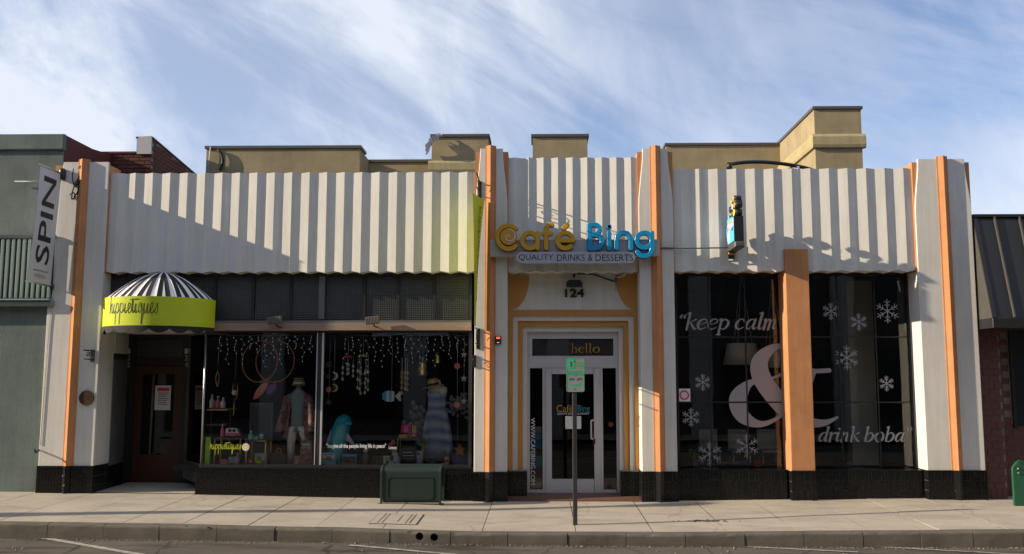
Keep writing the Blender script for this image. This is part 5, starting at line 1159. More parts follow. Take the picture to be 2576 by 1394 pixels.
# raised display floor belongs to the building
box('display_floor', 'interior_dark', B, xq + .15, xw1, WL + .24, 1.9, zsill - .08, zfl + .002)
def P(px, py, Y=YG): return at(px, py, Y)
def thing(name, px, py, Y, label, cat, group=None):
    p = at(px, py, Y); return empty(name, p, label, cat, group)
def simple(name, material, px0, py0, px1, py1, label, cat, Y=YG, dep=.1, rot=0.0, extra=None, sit=True, group=None):
    """an upright boxed item standing at depth Y"""
    r = rect(px0, py0, px1, py1, Y); z0 = zfl + .003 if sit else r[2]; z1 = r[3]
    e = empty(name, ((r[0] + r[1]) / 2, Y, z0), label, cat, group)
    MB().box(r[0], r[1], Y, Y + dep, z0, z1, Matrix.Rotation(rot, 3, 'Z')).build('cover' if cat == 'book' else 'body', material, e, .004)
    if extra:
        for m_, a, b, c, d in extra:
            MB().box(r[0] + (r[1] - r[0]) * a, r[0] + (r[1] - r[0]) * b, Y - .006, Y - .001, z0 + (z1 - z0) * c, z0 + (z1 - z0) * d, Matrix.Rotation(rot, 3, 'Z'), ((r[0] + r[1]) / 2, Y + dep / 2, z0)).build('print', m_, e)
    return e
def loftz(secs, n=20, fold=0.0, nf=7):
    rings = []
    for z, cx_, cy_, rx_, ry_ in secs:
        rings.append([(cx_ + rx_ * math.cos(2 * PI * k / n) * (1 + fold * math.sin(nf * 2 * PI * k / n)), cy_ + ry_ * math.sin(2 * PI * k / n) * (1 + fold * math.sin(nf * 2 * PI * k / n)), z) for k in range(n)])
    return rings
# ---- fairy lights
def icicles(px0, px1, n, lens, label):
    e = thing('icicle_lights', (px0 + px1) / 2, 840, WL + .28, label, 'lights', 'icicle light strings'); y = WL + .28; w = MB(); b = MB(); zt = zw1 - .05
    w.tube([(P(px0, 842, y).x + (P(px1, 842, y).x - P(px0, 842, y).x) * i / 24, y, zt - .03 * abs(math.sin(i * .9))) for i in range(25)], .003, 5)
    for i in range(n):
        x = P(px0 + (px1 - px0) * (i + .5) / n, 842, y).x; l = lens[i % len(lens)] * random.uniform(.8, 1.15); pts = []
        for k in range(7): pts.append((x + .018 * math.sin(k * 2.2 + i), y + .012 * math.cos(k * 1.7 + i), zt - l * k / 6))
        w.tube(pts, .0022, 5)
        for k in range(1, 7): b.ell((pts[k][0] + .012 * (-1) ** k, pts[k][1] - .004, pts[k][2] - .004), .0035, .0035, .010, 6, 4)
    w.build('wire', 'conduit_white', e); b.build('bulbs', 'fairy_bulb', e, kind='stuff')
icicles(545, 792, 13, (.28, .5, .35, .62, .3), 'icicle light string drooping over the hoops and striped hat'); icicles(860, 1178, 17, (.45, .3, .52, .7, .4, .62, .33), 'icicle light string drooping above the brass bells and fish')
# ---- hoops with slippers
for px_, rx_, Yh, lb in ((654, 46, .66, 'orange ring hoop hanging over the salmon slipper'), (692, 50, .72, 'orange ring hoop hanging over the purple slipper')):
    c = P(px_, 909, Yh); rr = .335
    MB().tube([(c.x + rx_ / 50 * .335 * math.cos(2 * PI * k / 48), Yh + .04 * math.sin(2 * PI * k / 48), c.z + .36 * math.sin(2 * PI * k / 48)) for k in range(48)], .0085, 8, True).build('hanging_hoop', 'hoop', label=lb, cat='hoop', group='hanging hoops')
for pts, m_, lb in ((((668, 962), (655, 985), (643, 1004)), 'salmon', 'salmon pink slipper hung under the rings'), (((688, 965), (683, 980), (680, 993)), 'purple', 'purple slipper hung under the rings')):
    e = thing('slipper', pts[1][0], pts[2][1], .68, lb, 'slipper', 'hanging slippers'); a_, b_, c_ = [P(x, y, .68) for x, y in pts]
    wv = [.05, .095, .085, .045]; cs = [a_, a_.lerp(b_, .6), b_.lerp(c_, .3), c_]
    MB().loft([[(c.x + w * math.cos(t), c.y + .03 * math.sin(t), c.z + .2 * w * math.cos(t)) for t in [2 * PI * k / 14 for k in range(14)]] for c, w in zip(cs, wv)]).build('sole', m_, e)
    MB().tube([cs[0], cs[0] + Vector((0, 0, .09))], .004, 5).build('cord', 'ink', e)
# ---- mannequins
def mannequin(px_, Y, head_py, hip_py, foot_py, label):
    c = P(px_, 1100, Y); z0 = zfl + .003; e = empty('mannequin', (c.x, Y, z0), label, 'mannequin', 'dressed mannequins'); return e, c.x, z0
zt = P(751, 985).z
e, x, z0 = mannequin(748, .85, 0, 0, 0, 'mannequin in patterned burgundy kimono, white trousers and striped hat'); Y = .85
Zp = lambda py: at(748, py, Y).z
MB().loft(loftz([(Zp(1085), x, Y, .13, .10), (Zp(1060), x, Y, .12, .09), (Zp(1030), x, Y, .115, .085), (Zp(1005), x, Y, .17, .09), (Zp(993), x, Y, .19, .085), (Zp(985), x, Y, .10, .07), (Zp(978), x, Y, .05, .05), (Zp(966), x, Y, .05, .05)], 20)).build('torso', 'shirt', e)
for s, px2 in ((-1, 727), (1, 772)):
    xf = at(px2 + (0 if s < 0 else 6), 1150, Y).x
    MB().loft(loftz([(z0, xf - .02 * s, Y + .03, .05, .06), (z0 + .3, (xf * .8 + x * .2), Y, .065, .07), (z0 + .55, x + s * .095, Y, .085, .09), (Zp(1082), x + s * .075, Y, .095, .10), (Zp(1072), x + s * .06, Y, .08, .1)], 16)).build('trouser_leg', 'white_item', e)
ks = [(Zp(1102), .25, .13), (Zp(1085), .24, .13), (Zp(1055), .21, .125), (Zp(1025), .185, .115), (Zp(1002), .205, .11), (Zp(992), .2, .1), (Zp(986), .11, .085)]
rings = []
for z, rx_, ry_ in ks: rings.append([(x + rx_ * math.cos(a) * (1 + .05 * math.sin(9 * a)), Y + ry_ * math.sin(a) * (1 + .05 * math.sin(9 * a)), z) for a in [math.radians(-50 + 280 * k / 28) for k in range(29)]])
MB().loft(rings, cap=False, closed=False).build('kimono', 'kimono', e)
for s in (-1, 1): MB().loft([[(x + s * (.19 + .10 * t) + r_ * math.cos(a), Y - .02 - .04 * t + .06 * math.sin(a), Zp(995) - .62 * t + .3 * r_ * math.sin(a) * 0) for a in [2 * PI * k / 12 for k in range(12)]] for t, r_ in ((0, .06), (.35, .065), (.7, .085), (1, .1))]).build('kimono_sleeve', 'kimono', e)
hz = Zp(968)
def hat(parent_or_none, name, px_, py_, Y, R_, rc, hc, m_crown, m_brim, label, tilt=0.0):
    c = at(px_, py_, Y); h = empty(name, c, label, 'hat'); rt = Matrix.Rotation(tilt, 3, 'Y')
    def rot(mb): mb.v = [tuple(c + rt @ (Vector(v) - c)) for v in mb.v]; return mb
    rot(MB().lathe(tuple(c), [(R_, -.012), (R_ * .98, .0), (rc, .012), (rc * .98, .014)], 28)).build('brim', m_brim, h)
    rot(MB().lathe(tuple(c), [(rc * 1.0, .0), (rc * .98, hc * .5), (rc * .85, hc * .85), (rc * .5, hc), (.01, hc * .97)], 24)).build('crown', m_crown, h)
    rot(MB().lathe(tuple(c), [(rc * 1.03, .015), (rc * 1.02, .05), (rc * .99, .0505)], 24)).build('band', 'ink' if m_brim == 'straw' else 'cream', h); return h
hat(None, 'sun_hat', 752, 968, .85, .125, .1, .13, 'straw_band', 'straw_band', 'striped knitted hat on the kimono mannequin')
# dress
e, x, z0 = mannequin(1098, .8, 0, 0, 0, 'mannequin in long pale blue tie-dye dress'); Y = .8; Zp = lambda py: at(1098, py, Y).z
MB().loft(loftz([(Zp(1002), x, Y, .13, .09), (Zp(985), x + .01, Y, .17, .09), (Zp(975), x + .01, Y, .16, .08), (Zp(968), x + .01, Y, .07, .06), (Zp(955), x, Y, .05, .05)], 18)).build('torso', 'cream', e)
MB().loft(loftz([(z0 + .05, x + .01, Y, .27, .17), (Zp(1120), x + .01, Y, .265, .165), (Zp(1080), x, Y, .235, .15), (Zp(1045), x, Y, .19, .12), (Zp(1025), x, Y, .155, .105), (Zp(1005), x, Y, .155, .10), (Zp(992), x, Y, .165, .095), (Zp(985), x - .01, Y, .16, .093)], 48, .045, 9), smooth=True).build('dress', 'tie_dye', e)
MB().lathe((x, Y, z0), [(.03, 0), (.03, .5)], 10).build('stand', 'steel', e)
hat(None, 'sun_hat', 1090, 972, .78, .2, .11, .14, 'straw', 'straw', 'wide straw hat with a dark band on the blue dress mannequin', math.radians(-12))
# ---- inflatable dolphin
Y = .72; c = at(855, 1100, Y); e = empty('inflatable_dolphin', (c.x, Y, zfl), 'blue inflatable dolphin standing upright behind the quotation lettering', 'inflatable toy')
Zp = lambda py: at(855, py, Y).z; Xp = lambda px_: at(px_, 1100, Y).x
secs = [(zfl + .003, Xp(846), .14), (Zp(1160), Xp(847), .15), (Zp(1120), Xp(850), .165), (Zp(1085), Xp(856), .16), (Zp(1065), Xp(861), .145), (Zp(1052), Xp(864), .12), (Zp(1046), Xp(864), .06)]
MB().loft([[(cx_ + r_ * math.cos(a), Y + r_ * .85 * math.sin(a), z + .02 * math.sin(a)) for a in [2 * PI * k / 20 for k in range(20)]] for z, cx_, r_ in secs]).build('body', 'teal', e)
MB().loft([[(cx_ + .005 + r_ * .8 * math.cos(a), Y - .065 + r_ * .78 * math.sin(a) - .02, z) for a in [2 * PI * k / 20 for k in range(20)]] for z, cx_, r_ in [(q[0], q[1] + .02, q[2] * .86) for q in secs[1:5]]]).build('belly', 'aqua_book', e)
b0 = Vector((Xp(872), Y - .08, Zp(1063))); MB().loft([[tuple(b0 + Vector((.12 * t, -.09 * t, -.015 * t)) + Vector((.02 * math.sin(a) * (1 - .6 * t), .055 * math.cos(a) * (1 - .5 * t), .04 * math.sin(a) * (1 - .5 * t)))) for a in [2 * PI * k / 12 for k in range(12)]] for t in (0, .4, .8, 1)]).build('snout', 'teal', e)
for s, tip in ((-1, (820, 1118)), (1, (893, 1120))):
    t_ = at(*tip, Y - .1); r0 = Vector((Xp(852) + s * .12, Y - .05, Zp(1092))); MB().loft([[tuple(r0.lerp(t_, t) + Vector((.0, .022 * math.sin(a), .10 * (1 - t * .8) * math.cos(a)))) for a in [2 * PI * k / 10 for k in range(10)]] for t in (0, .35, .7, 1)]).build('fin', 'lilac' if 1 else 'teal', e)
MB().ell((Xp(868), Y - .135, Zp(1068)), .016, .01, .02, 8, 6).build('eye', 'ink', e)
# ---- brass bells, chimes, strings
for px_, pyt, pyb, sc, lb in ((1063, 908, 944, 1.0, 'large brass bell hanging among the light strings'), (1101, 891, 914, .62, 'smaller brass bell hanging among the light strings')):
    p = P(px_, pyb, .6); e = empty('brass_bell', p, lb, 'bell', 'hanging brass bells')
    MB().lathe(tuple(p), [(.105 * sc, 0), (.098 * sc, .01), (.085 * sc, .1 * sc), (.06 * sc, .2 * sc), (.045 * sc, .24 * sc), (.03 * sc, .245 * sc), (.035 * sc, .29 * sc), (.012 * sc, .31 * sc)], 20).build('bell_body', 'brass', e)
    MB().tube([p + Vector((0, 0, .3 * sc)), (p.x, p.y, zw1 - .06)], .006, 6).build('cord', 'brown', e)
def chime(px_, py0, py1, n, m_, label, span=.10, beads=3, crown=True):
    p0, p1 = P(px_, py0, .65), P(px_, py1, .65); e = empty('wind_chime', p0, label, 'wind chime', 'hanging wind chimes'); w = MB(); b = MB()
    for i in range(n):
        a = 2 * PI * i / n; x_, y_ = p0.x + span * math.cos(a) * .9, .65 + span * .5 * math.sin(a); ze = p1.z + .06 * math.sin(i * 2.3)
        w.tube([(x_, y_, p0.z), (x_, y_, ze)], .0035, 5)
        for k in range(beads): b.lathe((x_, y_, p0.z + (ze - p0.z) * (.45 + .5 * k / max(1, beads - 1))), [(.004, -.03), (.02, -.02), (.024, 0), (.012, .03)], 8)
    w.tube([(p0.x, .65, p0.z), (p0.x, .65, zw1 - .06)], .004, 5); w.build('cords', 'cream', e); b.build('shells', m_, e)
    if crown: MB().lathe(tuple(p0), [(.02, -.01), (span * 1.05, -.012), (span * .9, .02), (.02, .035)], 14).build('crown', 'red_item' if n < 6 else 'straw', e)
chime(876, 899, 948, 4, 'cream', 'short shell wind chime with a red crown'); chime(914, 896, 985, 6, 'cream', 'long shell wind chime with many pale shells'); chime(1018, 900, 985, 5, 'straw', 'bundled shell wind chime beside the bells', .06, 4, False)
def star_pts(c, R_, r_, n=5): return [(c.x + (R_ if k % 2 == 0 else r_) * math.sin(PI * k / n), c.z + (R_ if k % 2 == 0 else r_) * math.cos(PI * k / n)) for k in range(2 * n)]
def string(px_, items, label, mat_w='silver'):
    e = thing('hanging_string', px_, items[-1][1], .55, label, 'mobile', 'hanging star and moon strings'); p_ = P(px_, items[-1][1], .55)
    MB().tube([(p_.x, .555, p_.z - .05), (p_.x, .555, zw1 - .06)], .003, 5).build('cord', mat_w, e)
    for kind, py_, R_, m_ in items:
        c = P(px_, py_, .55)
        if kind == 'star': MB().prism(star_pts(c, R_, R_ * .42), 0, .012, wall_map(.556)).build('star', m_, e)
        elif kind == 'sun': MB().prism(star_pts(c, R_, R_ * .72, 9), 0, .012, wall_map(.556)).build('sun_disc', m_, e)
        else: MB().prism([(c.x + R_ * math.cos(a), c.z + R_ * math.sin(a)) for a in [math.radians(-110 + 220 * k / 14) for k in range(15)]] + [(c.x - R_ * .25 + R_ * .72 * math.cos(a), c.z + R_ * .72 * math.sin(a)) for a in [math.radians(100 - 200 * k / 12) for k in range(13)]], 0, .012, wall_map(.556)).build('moon', m_, e)
string(827, [('sun', 917, .06, 'brown'), ('sun', 947, .05, 'brown'), ('sun', 980, .055, 'salmon'), ('sun', 1012, .05, 'brown')], 'string of dim copper suns beside the window bar'); string(840, [('moon', 946, .07, 'silver'), ('moon', 976, .07, 'straw')], 'string of crescent moons beside the window bar')
string(1150, [('sun', 921, .06, 'salmon'), ('sun', 1018, .06, 'salmon')], 'string of copper suns beside the silver stars'); string(1167, [('star', 892, .06, 'silver'), ('star', 952, .065, 'silver'), ('star', 1009, .06, 'silver')], 'string of silver stars at the window edge')
# ---- striped fish
c = P(985, 997, .7); e = empty('fish_plaque', c, 'blue and white striped wooden fish hanging mid window', 'ornament'); fmap = wall_map(.7)
for a0, a1, m_ in ((-1, -.45, 'skyblue'), (-.45, -.1, 'white_item'), (-.1, .25, 'aqua_book'), (.25, .6, 'white_item')):
    xs_ = [a0 + (a1 - a0) * k / 6 for k in range(7)]; up = [(c.x - .03 + .13 * t_, c.z + .095 * math.sqrt(max(0, 1 - (t_ * .9) ** 2))) for t_ in xs_]; dn = [(u, 2 * c.z - v) for u, v in up[::-1]]
    MB().prism(up + dn, 0, .015, fmap).build('body_stripe', m_, e)
MB().prism([(c.x + .06, c.z), (c.x + .14, c.z + .085), (c.x + .17, c.z + .08), (c.x + .155, c.z), (c.x + .17, c.z - .08), (c.x + .14, c.z - .085)], .001, .014, fmap).build('tail', 'silver', e)
MB().tube([(c.x, .7, c.z + .09), (c.x, .7, zw1 - .06)], .003, 5).build('cord', 'silver', e)
# ---- gold pendant of rings and glass ball
c = P(590, 988, .62); e = empty('crystal_pendant', c, 'gold wire pendant with a glass ball and tassel', 'ornament')
MB().ell(tuple(c), .045, .045, .05, 12, 8).build('glass_ball', 'silver', e); MB().tube([(c.x + .05, .62, c.z + .16), (c.x + .055, .61, c.z - .02), (c.x + .03, .61, c.z - .12)], .012, 6).tube([(c.x - .03, .62, c.z + .16), (c.x - .035, .62, c.z)], .008, 6).build('gold_wire', 'brass', e)
MB().lathe((c.x + .0, .62, c.z - .4), [(.02, 0), (.012, .1), (.006, .32)], 8).build('tassel', 'brass', e); MB().tube([(c.x, .62, c.z + .05), (c.x + .02, .62, zw1 - .06)], .003, 5).build('cord', 'brass', e)
c = P(547, 955, .62); e = empty('wire_ornament', c, 'small gold leaf wire ornament on a cord', 'ornament'); MB().tube(smooth_path([(c.x, .62, c.z + .13), (c.x + .03, .62, c.z + .03), (c.x, .62, c.z - .12), (c.x - .03, .62, c.z + .03)], 5, True), .006, 6, True).build('leaf_loop', 'brass', e); MB().tube([(c.x, .62, c.z + .13), (c.x + .01, .62, zw1 - .06)], .003, 5).build('cord', 'brass', e)
# ---- left corner: brass tables, shelf, bottles, van
def brass_table(px0, px1, pyt, label, Y=.62, dep=.3):
    r = rect(px0, pyt, px1, 1172, Y); e = empty('brass_table', ((r[0] + r[1]) / 2, Y + dep / 2, zfl), label, 'table', 'small brass tables')
    for x_ in (r[0], r[1]):
        for y_ in (Y, Y + dep): MB().box(x_ - .01, x_ + .01, y_ - .01, y_ + .01, zfl + .003, r[3] - .021).build('leg', 'brass', e)
    MB().box(r[0] - .02, r[1] + .02, Y - .02, Y + dep + .02, r[3] - .02, r[3]).build('table_top', 'brown', e); return r
rA = brass_table(540, 604, 1102, 'brass legged table under the toy van'); rB = brass_table(620, 668, 1108, 'brass legged table beside the chalkboard'); rC = brass_table(1000, 1064, 1103, 'brass legged table stacked with pink boxes')
def bottle(px_, py0, py1, m_, label, Y, r_=.03, base=None):
    a_, b_ = P(px_, py1, Y), P(px_, py0, Y); z0 = base if base is not None else a_.z; h = b_.z - z0; e = empty('glass_bottle', (a_.x, Y, z0), label, 'bottle', 'bottles in the window')
    MB().lathe((a_.x, Y, z0), [(r_, 0), (r_, h * .5), (r_ * .8, h * .62), (r_ * .4, h * .72), (r_ * .38, h * .86)], 14).build('glass', m_, e); MB().lathe((a_.x, Y, z0 + h * .862), [(r_ * .45, 0), (r_ * .42, h * .13)], 10).build('cap', 'silver', e)
bottle(559, 1066, 1101, 'pink', 'tall pink bottle beside the toy van', .7, .032, rA[3] + .002); bottle(597, 1138, 1170, 'lilac', 'squat lilac bottle with red cone below the lettering', .58, .04, zfl + .004)
bottle(631, 1083, 1106, 'mint', 'round mint glass bottle on the brass table', .7, .05, rB[3] + .002)
for k, (px_, m_) in enumerate(((533, 'cream'), (548, 'pink'), (561, 'silver'))): bottle(px_, 992 + 4 * k, 1027, m_, ('cream', 'pink', 'silver')[k] + ' bottle on the corner shelf', 1.1, .045)
sh = P(545, 1029, 1.1); SH = empty('corner_shelf', (sh.x, 1.25, zfl), 'dark three tier shelf in the window corner', 'shelf')
for py_ in (1029, 1067): 
    z_ = P(545, py_, 1.1).z; MB().box(sh.x - .14, sh.x + .22, 1.0, 1.5, z_ - .022, z_ - .002).build('shelf_board', 'straw' if py_ == 1029 else 'brown', SH)
for dx in (-.135, .205): MB().box(sh.x + dx, sh.x + dx + .012, 1.2, 1.23, zfl + .004, P(545, 1029, 1.1).z - .023).build('upright', 'brown', SH)
# toy van
v0 = rA[3] + .002; vx0, vx1 = P(569, 1098, .7).x, P(606, 1098, .7).x; e = empty('toy_van', ((vx0 + vx1) / 2, .7, v0), 'pink and white toy camper van on the brass table', 'toy van'); Lv = vx1 - vx0
MB().cbox(vx0, vx1, .64, .76, v0 + .025, v0 + .085, .015).build('lower_body', 'pink', e); MB().prism([(vx0 + .005, v0 + .085), (vx0 + .01, v0 + .16), (vx1 - .07, v0 + .16), (vx1 - .02, v0 + .086)], .645, .755, lambda u, v, d: Vector((u, d, v))).build('upper_body', 'white_item', e)
for x_ in (vx0 + .05, vx1 - .05): MB().lathe((x_, .63, v0 + .025), [(.026, 0), (.026, .14)], 14, 'Y').build('wheel', 'ink', e)
for k in range(2): MB().box(vx1 - .13 + .0 - k * .07, vx1 - .08 - k * .07, .641, .644, v0 + .1, v0 + .145).build('window', 'ink', e)
MB().box(vx0 + .03, vx1 - .08, .66, .74, v0 + .172, v0 + .18).box(vx0 + .05, vx0 + .06, .67, .73, v0 + .1602, v0 + .1718).build('roof_rack', 'brown', e)
# boxed goods
simple('green_cone', 'lime_item', 516, 1100, 528, 1166, 'tall lime green cone vase at the window corner', 'vase', .5, .06, .1)
simple('gift_tag', 'white_item', 652, 1092, 662, 1105, 'small white card on the brass table', 'card', .72, .03, 0, [('skyblue', .2, .8, .2, .5)], False); simple('gift_box', 'aqua_book', 634, 1098, 650, 1107, 'small aqua box on the brass table', 'box', .7, .08, 0, [('white_item', .2, .8, .3, .6)], False)
simple('picture_card', 'mint', 640, 1140, 672, 1171, 'pale picture card behind the yellow duck', 'card', .7, .02, 0, [('salmon', .2, .5, .2, .7), ('white_item', .55, .9, .3, .8)]); simple('red_tin', 'red_item', 624, 1152, 636, 1170, 'red tin with a white snowflake', 'tin', .6, .06, 0, [('white_item', .3, .7, .3, .6)]); simple('pink_case', 'pink', 553, 1156, 572, 1170, 'small pink case under the toy van table', 'case', .58, .08); simple('grey_case', 'silver', 574, 1150, 592, 1162, 'grey case under the toy van table', 'case', .75, .1)
simple('orange_box', 'salmon', 738, 1147, 753, 1171, 'orange box beside the floral bag', 'box', .6, .07, .1, [('cream', .3, .7, .1, .5)]); simple('floral_bag', 'floral', 755, 1108, 786, 1171, 'upright floral patterned bag beside the window bar', 'bag', .62, .1, -.12, [('mint', .15, .85, .78, .88), ('salmon', .1, .9, .68, .74)])
simple('picture_book', 'aqua_book', 808, 1139, 845, 1172, 'pale aqua picture book with a red octopus', 'book', .5, .02, .06, [('white_item', .08, .92, .55, .92), ('red_item', .35, .65, .45, .7), ('red_item', .2, .8, .38, .48), ('lime_item', .05, .2, .35, .7), ('navy', .2, .8, .8, .88)]); simple('picture_book', 'skyblue', 861, 1143, 897, 1172, 'blue picture book with a pink creature', 'book', .5, .02, -.04, [('slate', .06, .94, .1, .8), ('pink', .3, .7, .35, .65)])
simple('wicker_box', 'brown', 935, 1148, 978, 1172, 'brown box behind the cat picture', 'box', .8, .15); simple('cat_picture', 'cream', 964, 1147, 985, 1170, 'square picture of a cat face', 'picture', .55, .02, 0, [('straw', .2, .8, .65, .85), ('white_item', .25, .75, .1, .55), ('grey_fur', .35, .65, .2, .5)])
simple('text_board', 'slate', 1008, 1120, 1048, 1172, 'black board of printed lines beside the toy dog', 'board', .78, .02, 0, [('grey_fur', .1, .8, .8, .83), ('silver', .1, .75, .6, .63), ('silver', .12, .85, .42, .45), ('grey_fur', .1, .8, .26, .29)]); simple('star_card', 'lilac', 1048, 1134, 1062, 1172, 'lilac card with a yellow star', 'card', .62, .02, 0, [('yellow', .1, .6, .68, .85), ('white_item', .1, .9, .5, .98)])
simple('orange_box', 'orange', 1117, 1148, 1131, 1174, 'orange box with white diamonds by the dress hem', 'box', .5, .07, -.1, [('white_item', .3, .7, .66, .9), ('white_item', .3, .7, .08, .28), ('denim', .2, .85, .4, .55)]); simple('blue_crate', 'navy', 1134, 1144, 1176, 1174, 'dark blue crate holding an orange starfish', 'crate', .55, .3)
zb = rC[3] + .002
def stack(px0, py0, px1, py1, m_, label, Y=.7, extra=None, base=None):
    r = rect(px0, py0, px1, py1, Y); z0 = base if base is not None else r[2]; e = empty('gift_box', ((r[0] + r[1]) / 2, Y, z0), label, 'box', 'boxes on the brass table'); MB().box(r[0], r[1], Y, Y + .14, z0, r[3]).build('body', m_, e, .004)
    for q in extra or []: MB().box(r[0] + (r[1] - r[0]) * q[1], r[0] + (r[1] - r[0]) * q[2], Y - .005, Y - .001, z0 + (r[3] - z0) * q[3], z0 + (r[3] - z0) * q[4]).build('print', q[0], e)
    return r
r1 = stack(1003, 1094, 1024, 1103, 'yellow', 'yellow box at the bottom of the pink box stack', base=zb); r2 = stack(1026, 1090, 1050, 1103, 'magenta', 'magenta floral box beside the yellow box', extra=[('lime_item', .2, .4, .2, .6), ('yellow', .5, .75, .4, .8)], base=zb); r3 = stack(1008, 1069, 1034, 1092, 'magenta', 'bright magenta box with a pink picture', extra=[('pink', .3, .7, .1, .8)], Y=.73, base=max(r1[3], r2[3]) + .002); r4 = stack(1036, 1070, 1047, 1089, 'amber', 'small amber box beside the magenta box', Y=.72, base=r2[3] + .002)
for px_, py_, m_, lb in ((983, 1120, 'pink', 'pink pompom on the table corner'), (990, 1113, 'salmon', 'coral pompom on the table corner'), (1053, 1112, 'skyblue', 'blue pompom under the boxes'), (1060, 1118, 'lime_item', 'green pompom under the boxes')):
    c = P(px_, py_, .57); mb = MB()
    for k in range(16): 
        d = Vector((random.gauss(0, 1), random.gauss(0, 1), random.gauss(0, 1))).normalized() * .028; mb.ell(tuple(c + d), .018, .018, .018, 7, 5)
    mb.tube([c, c + Vector((0, 0, rC[3] - .02 - c.z))], .003, 5); mb.build('pompom', m_, label=lb, cat='pompom', group='pompoms')
# rubber duck, starfish, flowers, fur, toy dog, dark bag
c = P(651, 1164, .52); e = empty('rubber_duck', (c.x, .52, zfl + .003), 'yellow rubber duck below the brass table', 'toy duck'); MB().ell((c.x, .52, zfl + .045), .07, .045, .042).build('body', 'yellow', e); MB().ell((c.x - .035, .51, zfl + .095), .032, .03, .03).build('head', 'yellow', e); MB().ell((c.x - .07, .5, zfl + .09), .02, .015, .008, 8, 5).build('beak', 'orange', e)
c = P(1157, 1132, .6); MB().prism(star_pts(c, .12, .055), 0, .05, lambda u, v, d: Vector((u, .6 - d + .25 * (v - c.z), v))).build('starfish', 'dim_amber', label='orange starfish sticking out of the blue crate', cat='starfish')
c = P(1152, 1020, .85); mb = MB()
for k in range(70):
    q = c + Vector((random.gauss(0, .10), random.gauss(0, .06), random.gauss(.0, .10))); a = random.uniform(0, PI); mb.add([q + Vector((.035 * math.cos(a + t), -.02 * math.sin(t * 2), .035 * math.sin(a + t))) for t in (0, 1.6, 3.1, 4.7)], [(0, 1, 2, 3)])
e = empty('flower_bunch', (c.x, .85, zfl), 'pale lilac flower bunch beside the silver stars', 'flowers'); mb.build('blossoms', 'pale_lilac', e, kind='stuff'); MB().tube([(c.x, .85, zfl + .003), (c.x, .85, c.z)], .012, 6).build('stem', 'brown', e)
c = P(1046, 1060, 1.15); mb = MB()
for k in range(60): mb.ell((c.x + random.gauss(0, .09), 1.15 + random.gauss(0, .06), c.z + random.gauss(0, .13)), .045, .045, .05, 6, 4)
mb.tube([(c.x, 1.15, zfl + .003), (c.x, 1.15, c.z)], .02, 6); mb.build('fur_hanging', 'grey_fur', label='shaggy grey fur piece behind the pink boxes', cat='fur')
c = P(995, 1160, .55); e = empty('toy_dog', (c.x, .55, zfl + .003), 'white and black plaster dog on the window floor', 'figurine'); z0 = zfl + .003
MB().loft(loftz([(z0, c.x, .57, .09, .08), (z0 + .08, c.x, .57, .085, .075), (z0 + .17, c.x - .01, .56, .06, .055), (z0 + .23, c.x - .015, .55, .045, .045)], 16)).build('body', 'white_item', e); MB().ell((c.x - .02, .53, z0 + .26), .055, .06, .05).build('head', 'white_item', e); MB().ell((c.x - .035, .47, z0 + .245), .03, .035, .025).build('muzzle', 'white_item', e); MB().ell((c.x - .04, .435, z0 + .255), .014, .01, .012, 8, 6).build('nose', 'ink', e)
for s in (-1, 1): MB().ell((c.x - .02 + s * .055, .54, z0 + .25), .014, .02, .045, 8, 6).build('ear', 'ink', e); MB().ell((c.x + s * .06, .49, z0 + .025), .03, .05, .024, 8, 6).build('paw', 'white_item', e)
MB().ell((c.x - .055, .51, z0 + .12), .035, .03, .05, 8, 6).build('patch', 'ink', e)
c = P(1085, 1168, .48); e = empty('dark_hat', (c.x, .5, zfl + .003), 'dark brown hat lying before the dress hem', 'hat'); MB().lathe((c.x, .52, zfl + .003), [(.17, 0), (.165, .012), (.1, .025), (.095, .09), (.06, .11), (.01, .112)], 22, sy=.6).build('felt', 'brown', e)
c = P(918, 1150, .7); e = empty('puppy_figure', (c.x, .7, zfl + .003), 'small grey and white puppy figure beside the books', 'figurine'); MB().loft(loftz([(zfl + .003, c.x, .7, .06, .06), (zfl + .12, c.x + .01, .7, .055, .055), (zfl + .2, c.x + .015, .69, .03, .03)], 14)).build('body', 'grey_fur', e); MB().ell((c.x + .02, .67, zfl + .24), .045, .05, .045).build('head', 'white_item', e)
c = P(700, 1150, .7); e = empty('chalkboard', (c.x, .72, zfl + .003), 'grey chalkboard bag with a red handle beside the trousers', 'bag'); r = rect(682, 1136, 718, 1171, .72); MB().prism([(r[0], zfl + .004), (r[1], zfl + .004), (r[1], r[3] - .08), (r[1] - .06, r[3]), (r[0] + .06, r[3]), (r[0], r[3] - .08)], 0, .02, wall_map(.74)).build('board', 'slate', e); MB().tube(smooth_path([(r[0] + .08, .73, r[3]), (r[0] + .1, .73, r[3] + .05), (r[1] - .1, .73, r[3] + .05), (r[1] - .08, .73, r[3])], 5), .008, 6).build('handle', 'salmon', e)
c = P(660, 1060, 1.4); e = empty('framed_board', (c.x, 1.4, zfl + .003), 'black framed board leaning at the back of the display', 'board'); MB().box(c.x - .2, c.x + .16, 1.4, 1.43, zfl + .004, c.z + .3).build('panel', 'slate', e); MB().box(c.x - .23, c.x - .202, 1.39, 1.44, zfl + .004, c.z + .33).box(c.x + .162, c.x + .19, 1.39, 1.44, zfl + .004, c.z + .33).box(c.x - .2015, c.x + .1615, 1.39, 1.44, c.z + .301, c.z + .33).build('frame', 'frame_grey', e)

at = _at
for o in list(bpy.data.objects):
    if o not in _before and (o.parent is None or o.parent in _before): o.location.y -= SHIFT

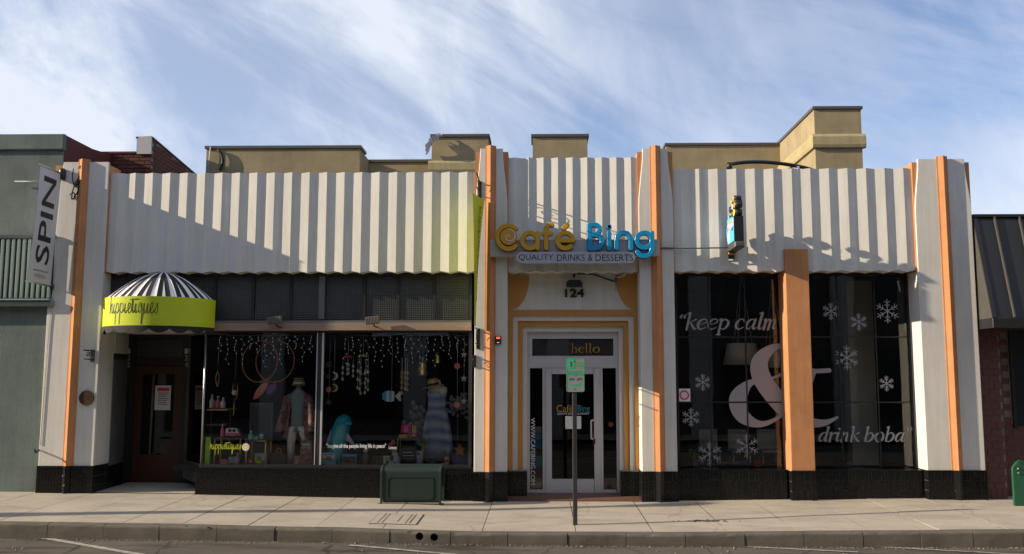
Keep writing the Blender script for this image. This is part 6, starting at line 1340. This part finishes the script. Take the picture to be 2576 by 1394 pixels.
# ================================================================== inside the cafe
for px_, pyt, pyb, Y, lb in ((1866, 864, 918, 1.3, 'large cream drum lampshade hanging behind the cafe glass'), (1945, 880, 925, 2.2, 'farther cream drum lampshade half behind the ampersand')):
    a_, b_ = at(px_, pyb, Y), at(px_, pyt, Y); h = b_.z - a_.z; e = empty('pendant_lamp', (a_.x, Y, a_.z), lb, 'lamp', 'pendant lamps in the cafe')
    MB().lathe((a_.x, Y, a_.z), [(.34, 0), (.25, h), (.243, h), (.333, 0)], 32).build('lamp_shade', 'shade_cream', e)
    for k in range(3): MB().tube([(a_.x + .2 * math.cos(k * 2.1), Y + .2 * math.sin(k * 2.1), b_.z - .01), (a_.x + .03, Y, ZB + .1)], .005, 5).build('cord', 'cream', e)
for px_, lb in ((1750, 'small bushy potted plant on the cafe sill'), (1786, 'small upright potted cactus on the cafe sill')):
    c = at(px_, 1172, .6); e = empty('potted_plant', (c.x, .6, c.z), lb, 'plant', 'potted plants on the cafe sill'); MB().lathe(tuple(c), [(.04, 0), (.055, .1), (.05, .1)], 14).build('pot', 'pot', e); mb = MB()
    for k in range(40):
        q = c + Vector((random.gauss(0, .045), random.gauss(0, .03), .12 + abs(random.gauss(0, .1)))); d = Vector((random.gauss(0, .03), random.gauss(0, .02), .04)); s = Vector((.012, 0, .004)); mb.add([q - s, q + d, q + s, q - d * .2], [(0, 1, 2, 3)])
    mb.build('leaves', 'leaf', e, kind='stuff')
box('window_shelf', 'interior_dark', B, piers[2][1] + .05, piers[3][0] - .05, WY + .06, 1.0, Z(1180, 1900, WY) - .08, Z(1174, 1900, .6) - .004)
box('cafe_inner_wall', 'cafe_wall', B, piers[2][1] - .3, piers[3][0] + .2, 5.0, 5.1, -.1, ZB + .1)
box('reflection_strip', 'shade_cream', B, X(2140, 1000, 2.5), X(2205, 1000, 2.5), 2.5, 2.8, zg(5) + .04, ZB + .1)  # added pale upright, stands in for a column reflected in the glass
for k in range(3):
    c = at(1790 + 75 * k, 1120, 3.4); e = empty('cafe_chair', (c.x, 3.4, zg(3) + .04), 'pale backed cafe chair in the dim interior ' + ('beside the potted plants', 'behind the large snowflake', 'behind the orange column')[k], 'chair', 'chairs in the dim cafe'); z0 = zg(3) + .04
    for dx in (-.18, .18):
        for dy in (0, .36): MB().tube([(c.x + dx, 3.4 + dy, z0), (c.x + dx * .9, 3.4 + dy, z0 + .45)], .015, 6).build('leg', 'steel', e)
    MB().cbox(c.x - .2, c.x + .2, 3.38, 3.8, z0 + .452, z0 + .49, .01).build('seat', 'shade_cream', e); MB().cbox(c.x - .19, c.x + .19, 3.76, 3.79, z0 + .5, z0 + .9, .01).build('backrest', 'shade_cream', e)
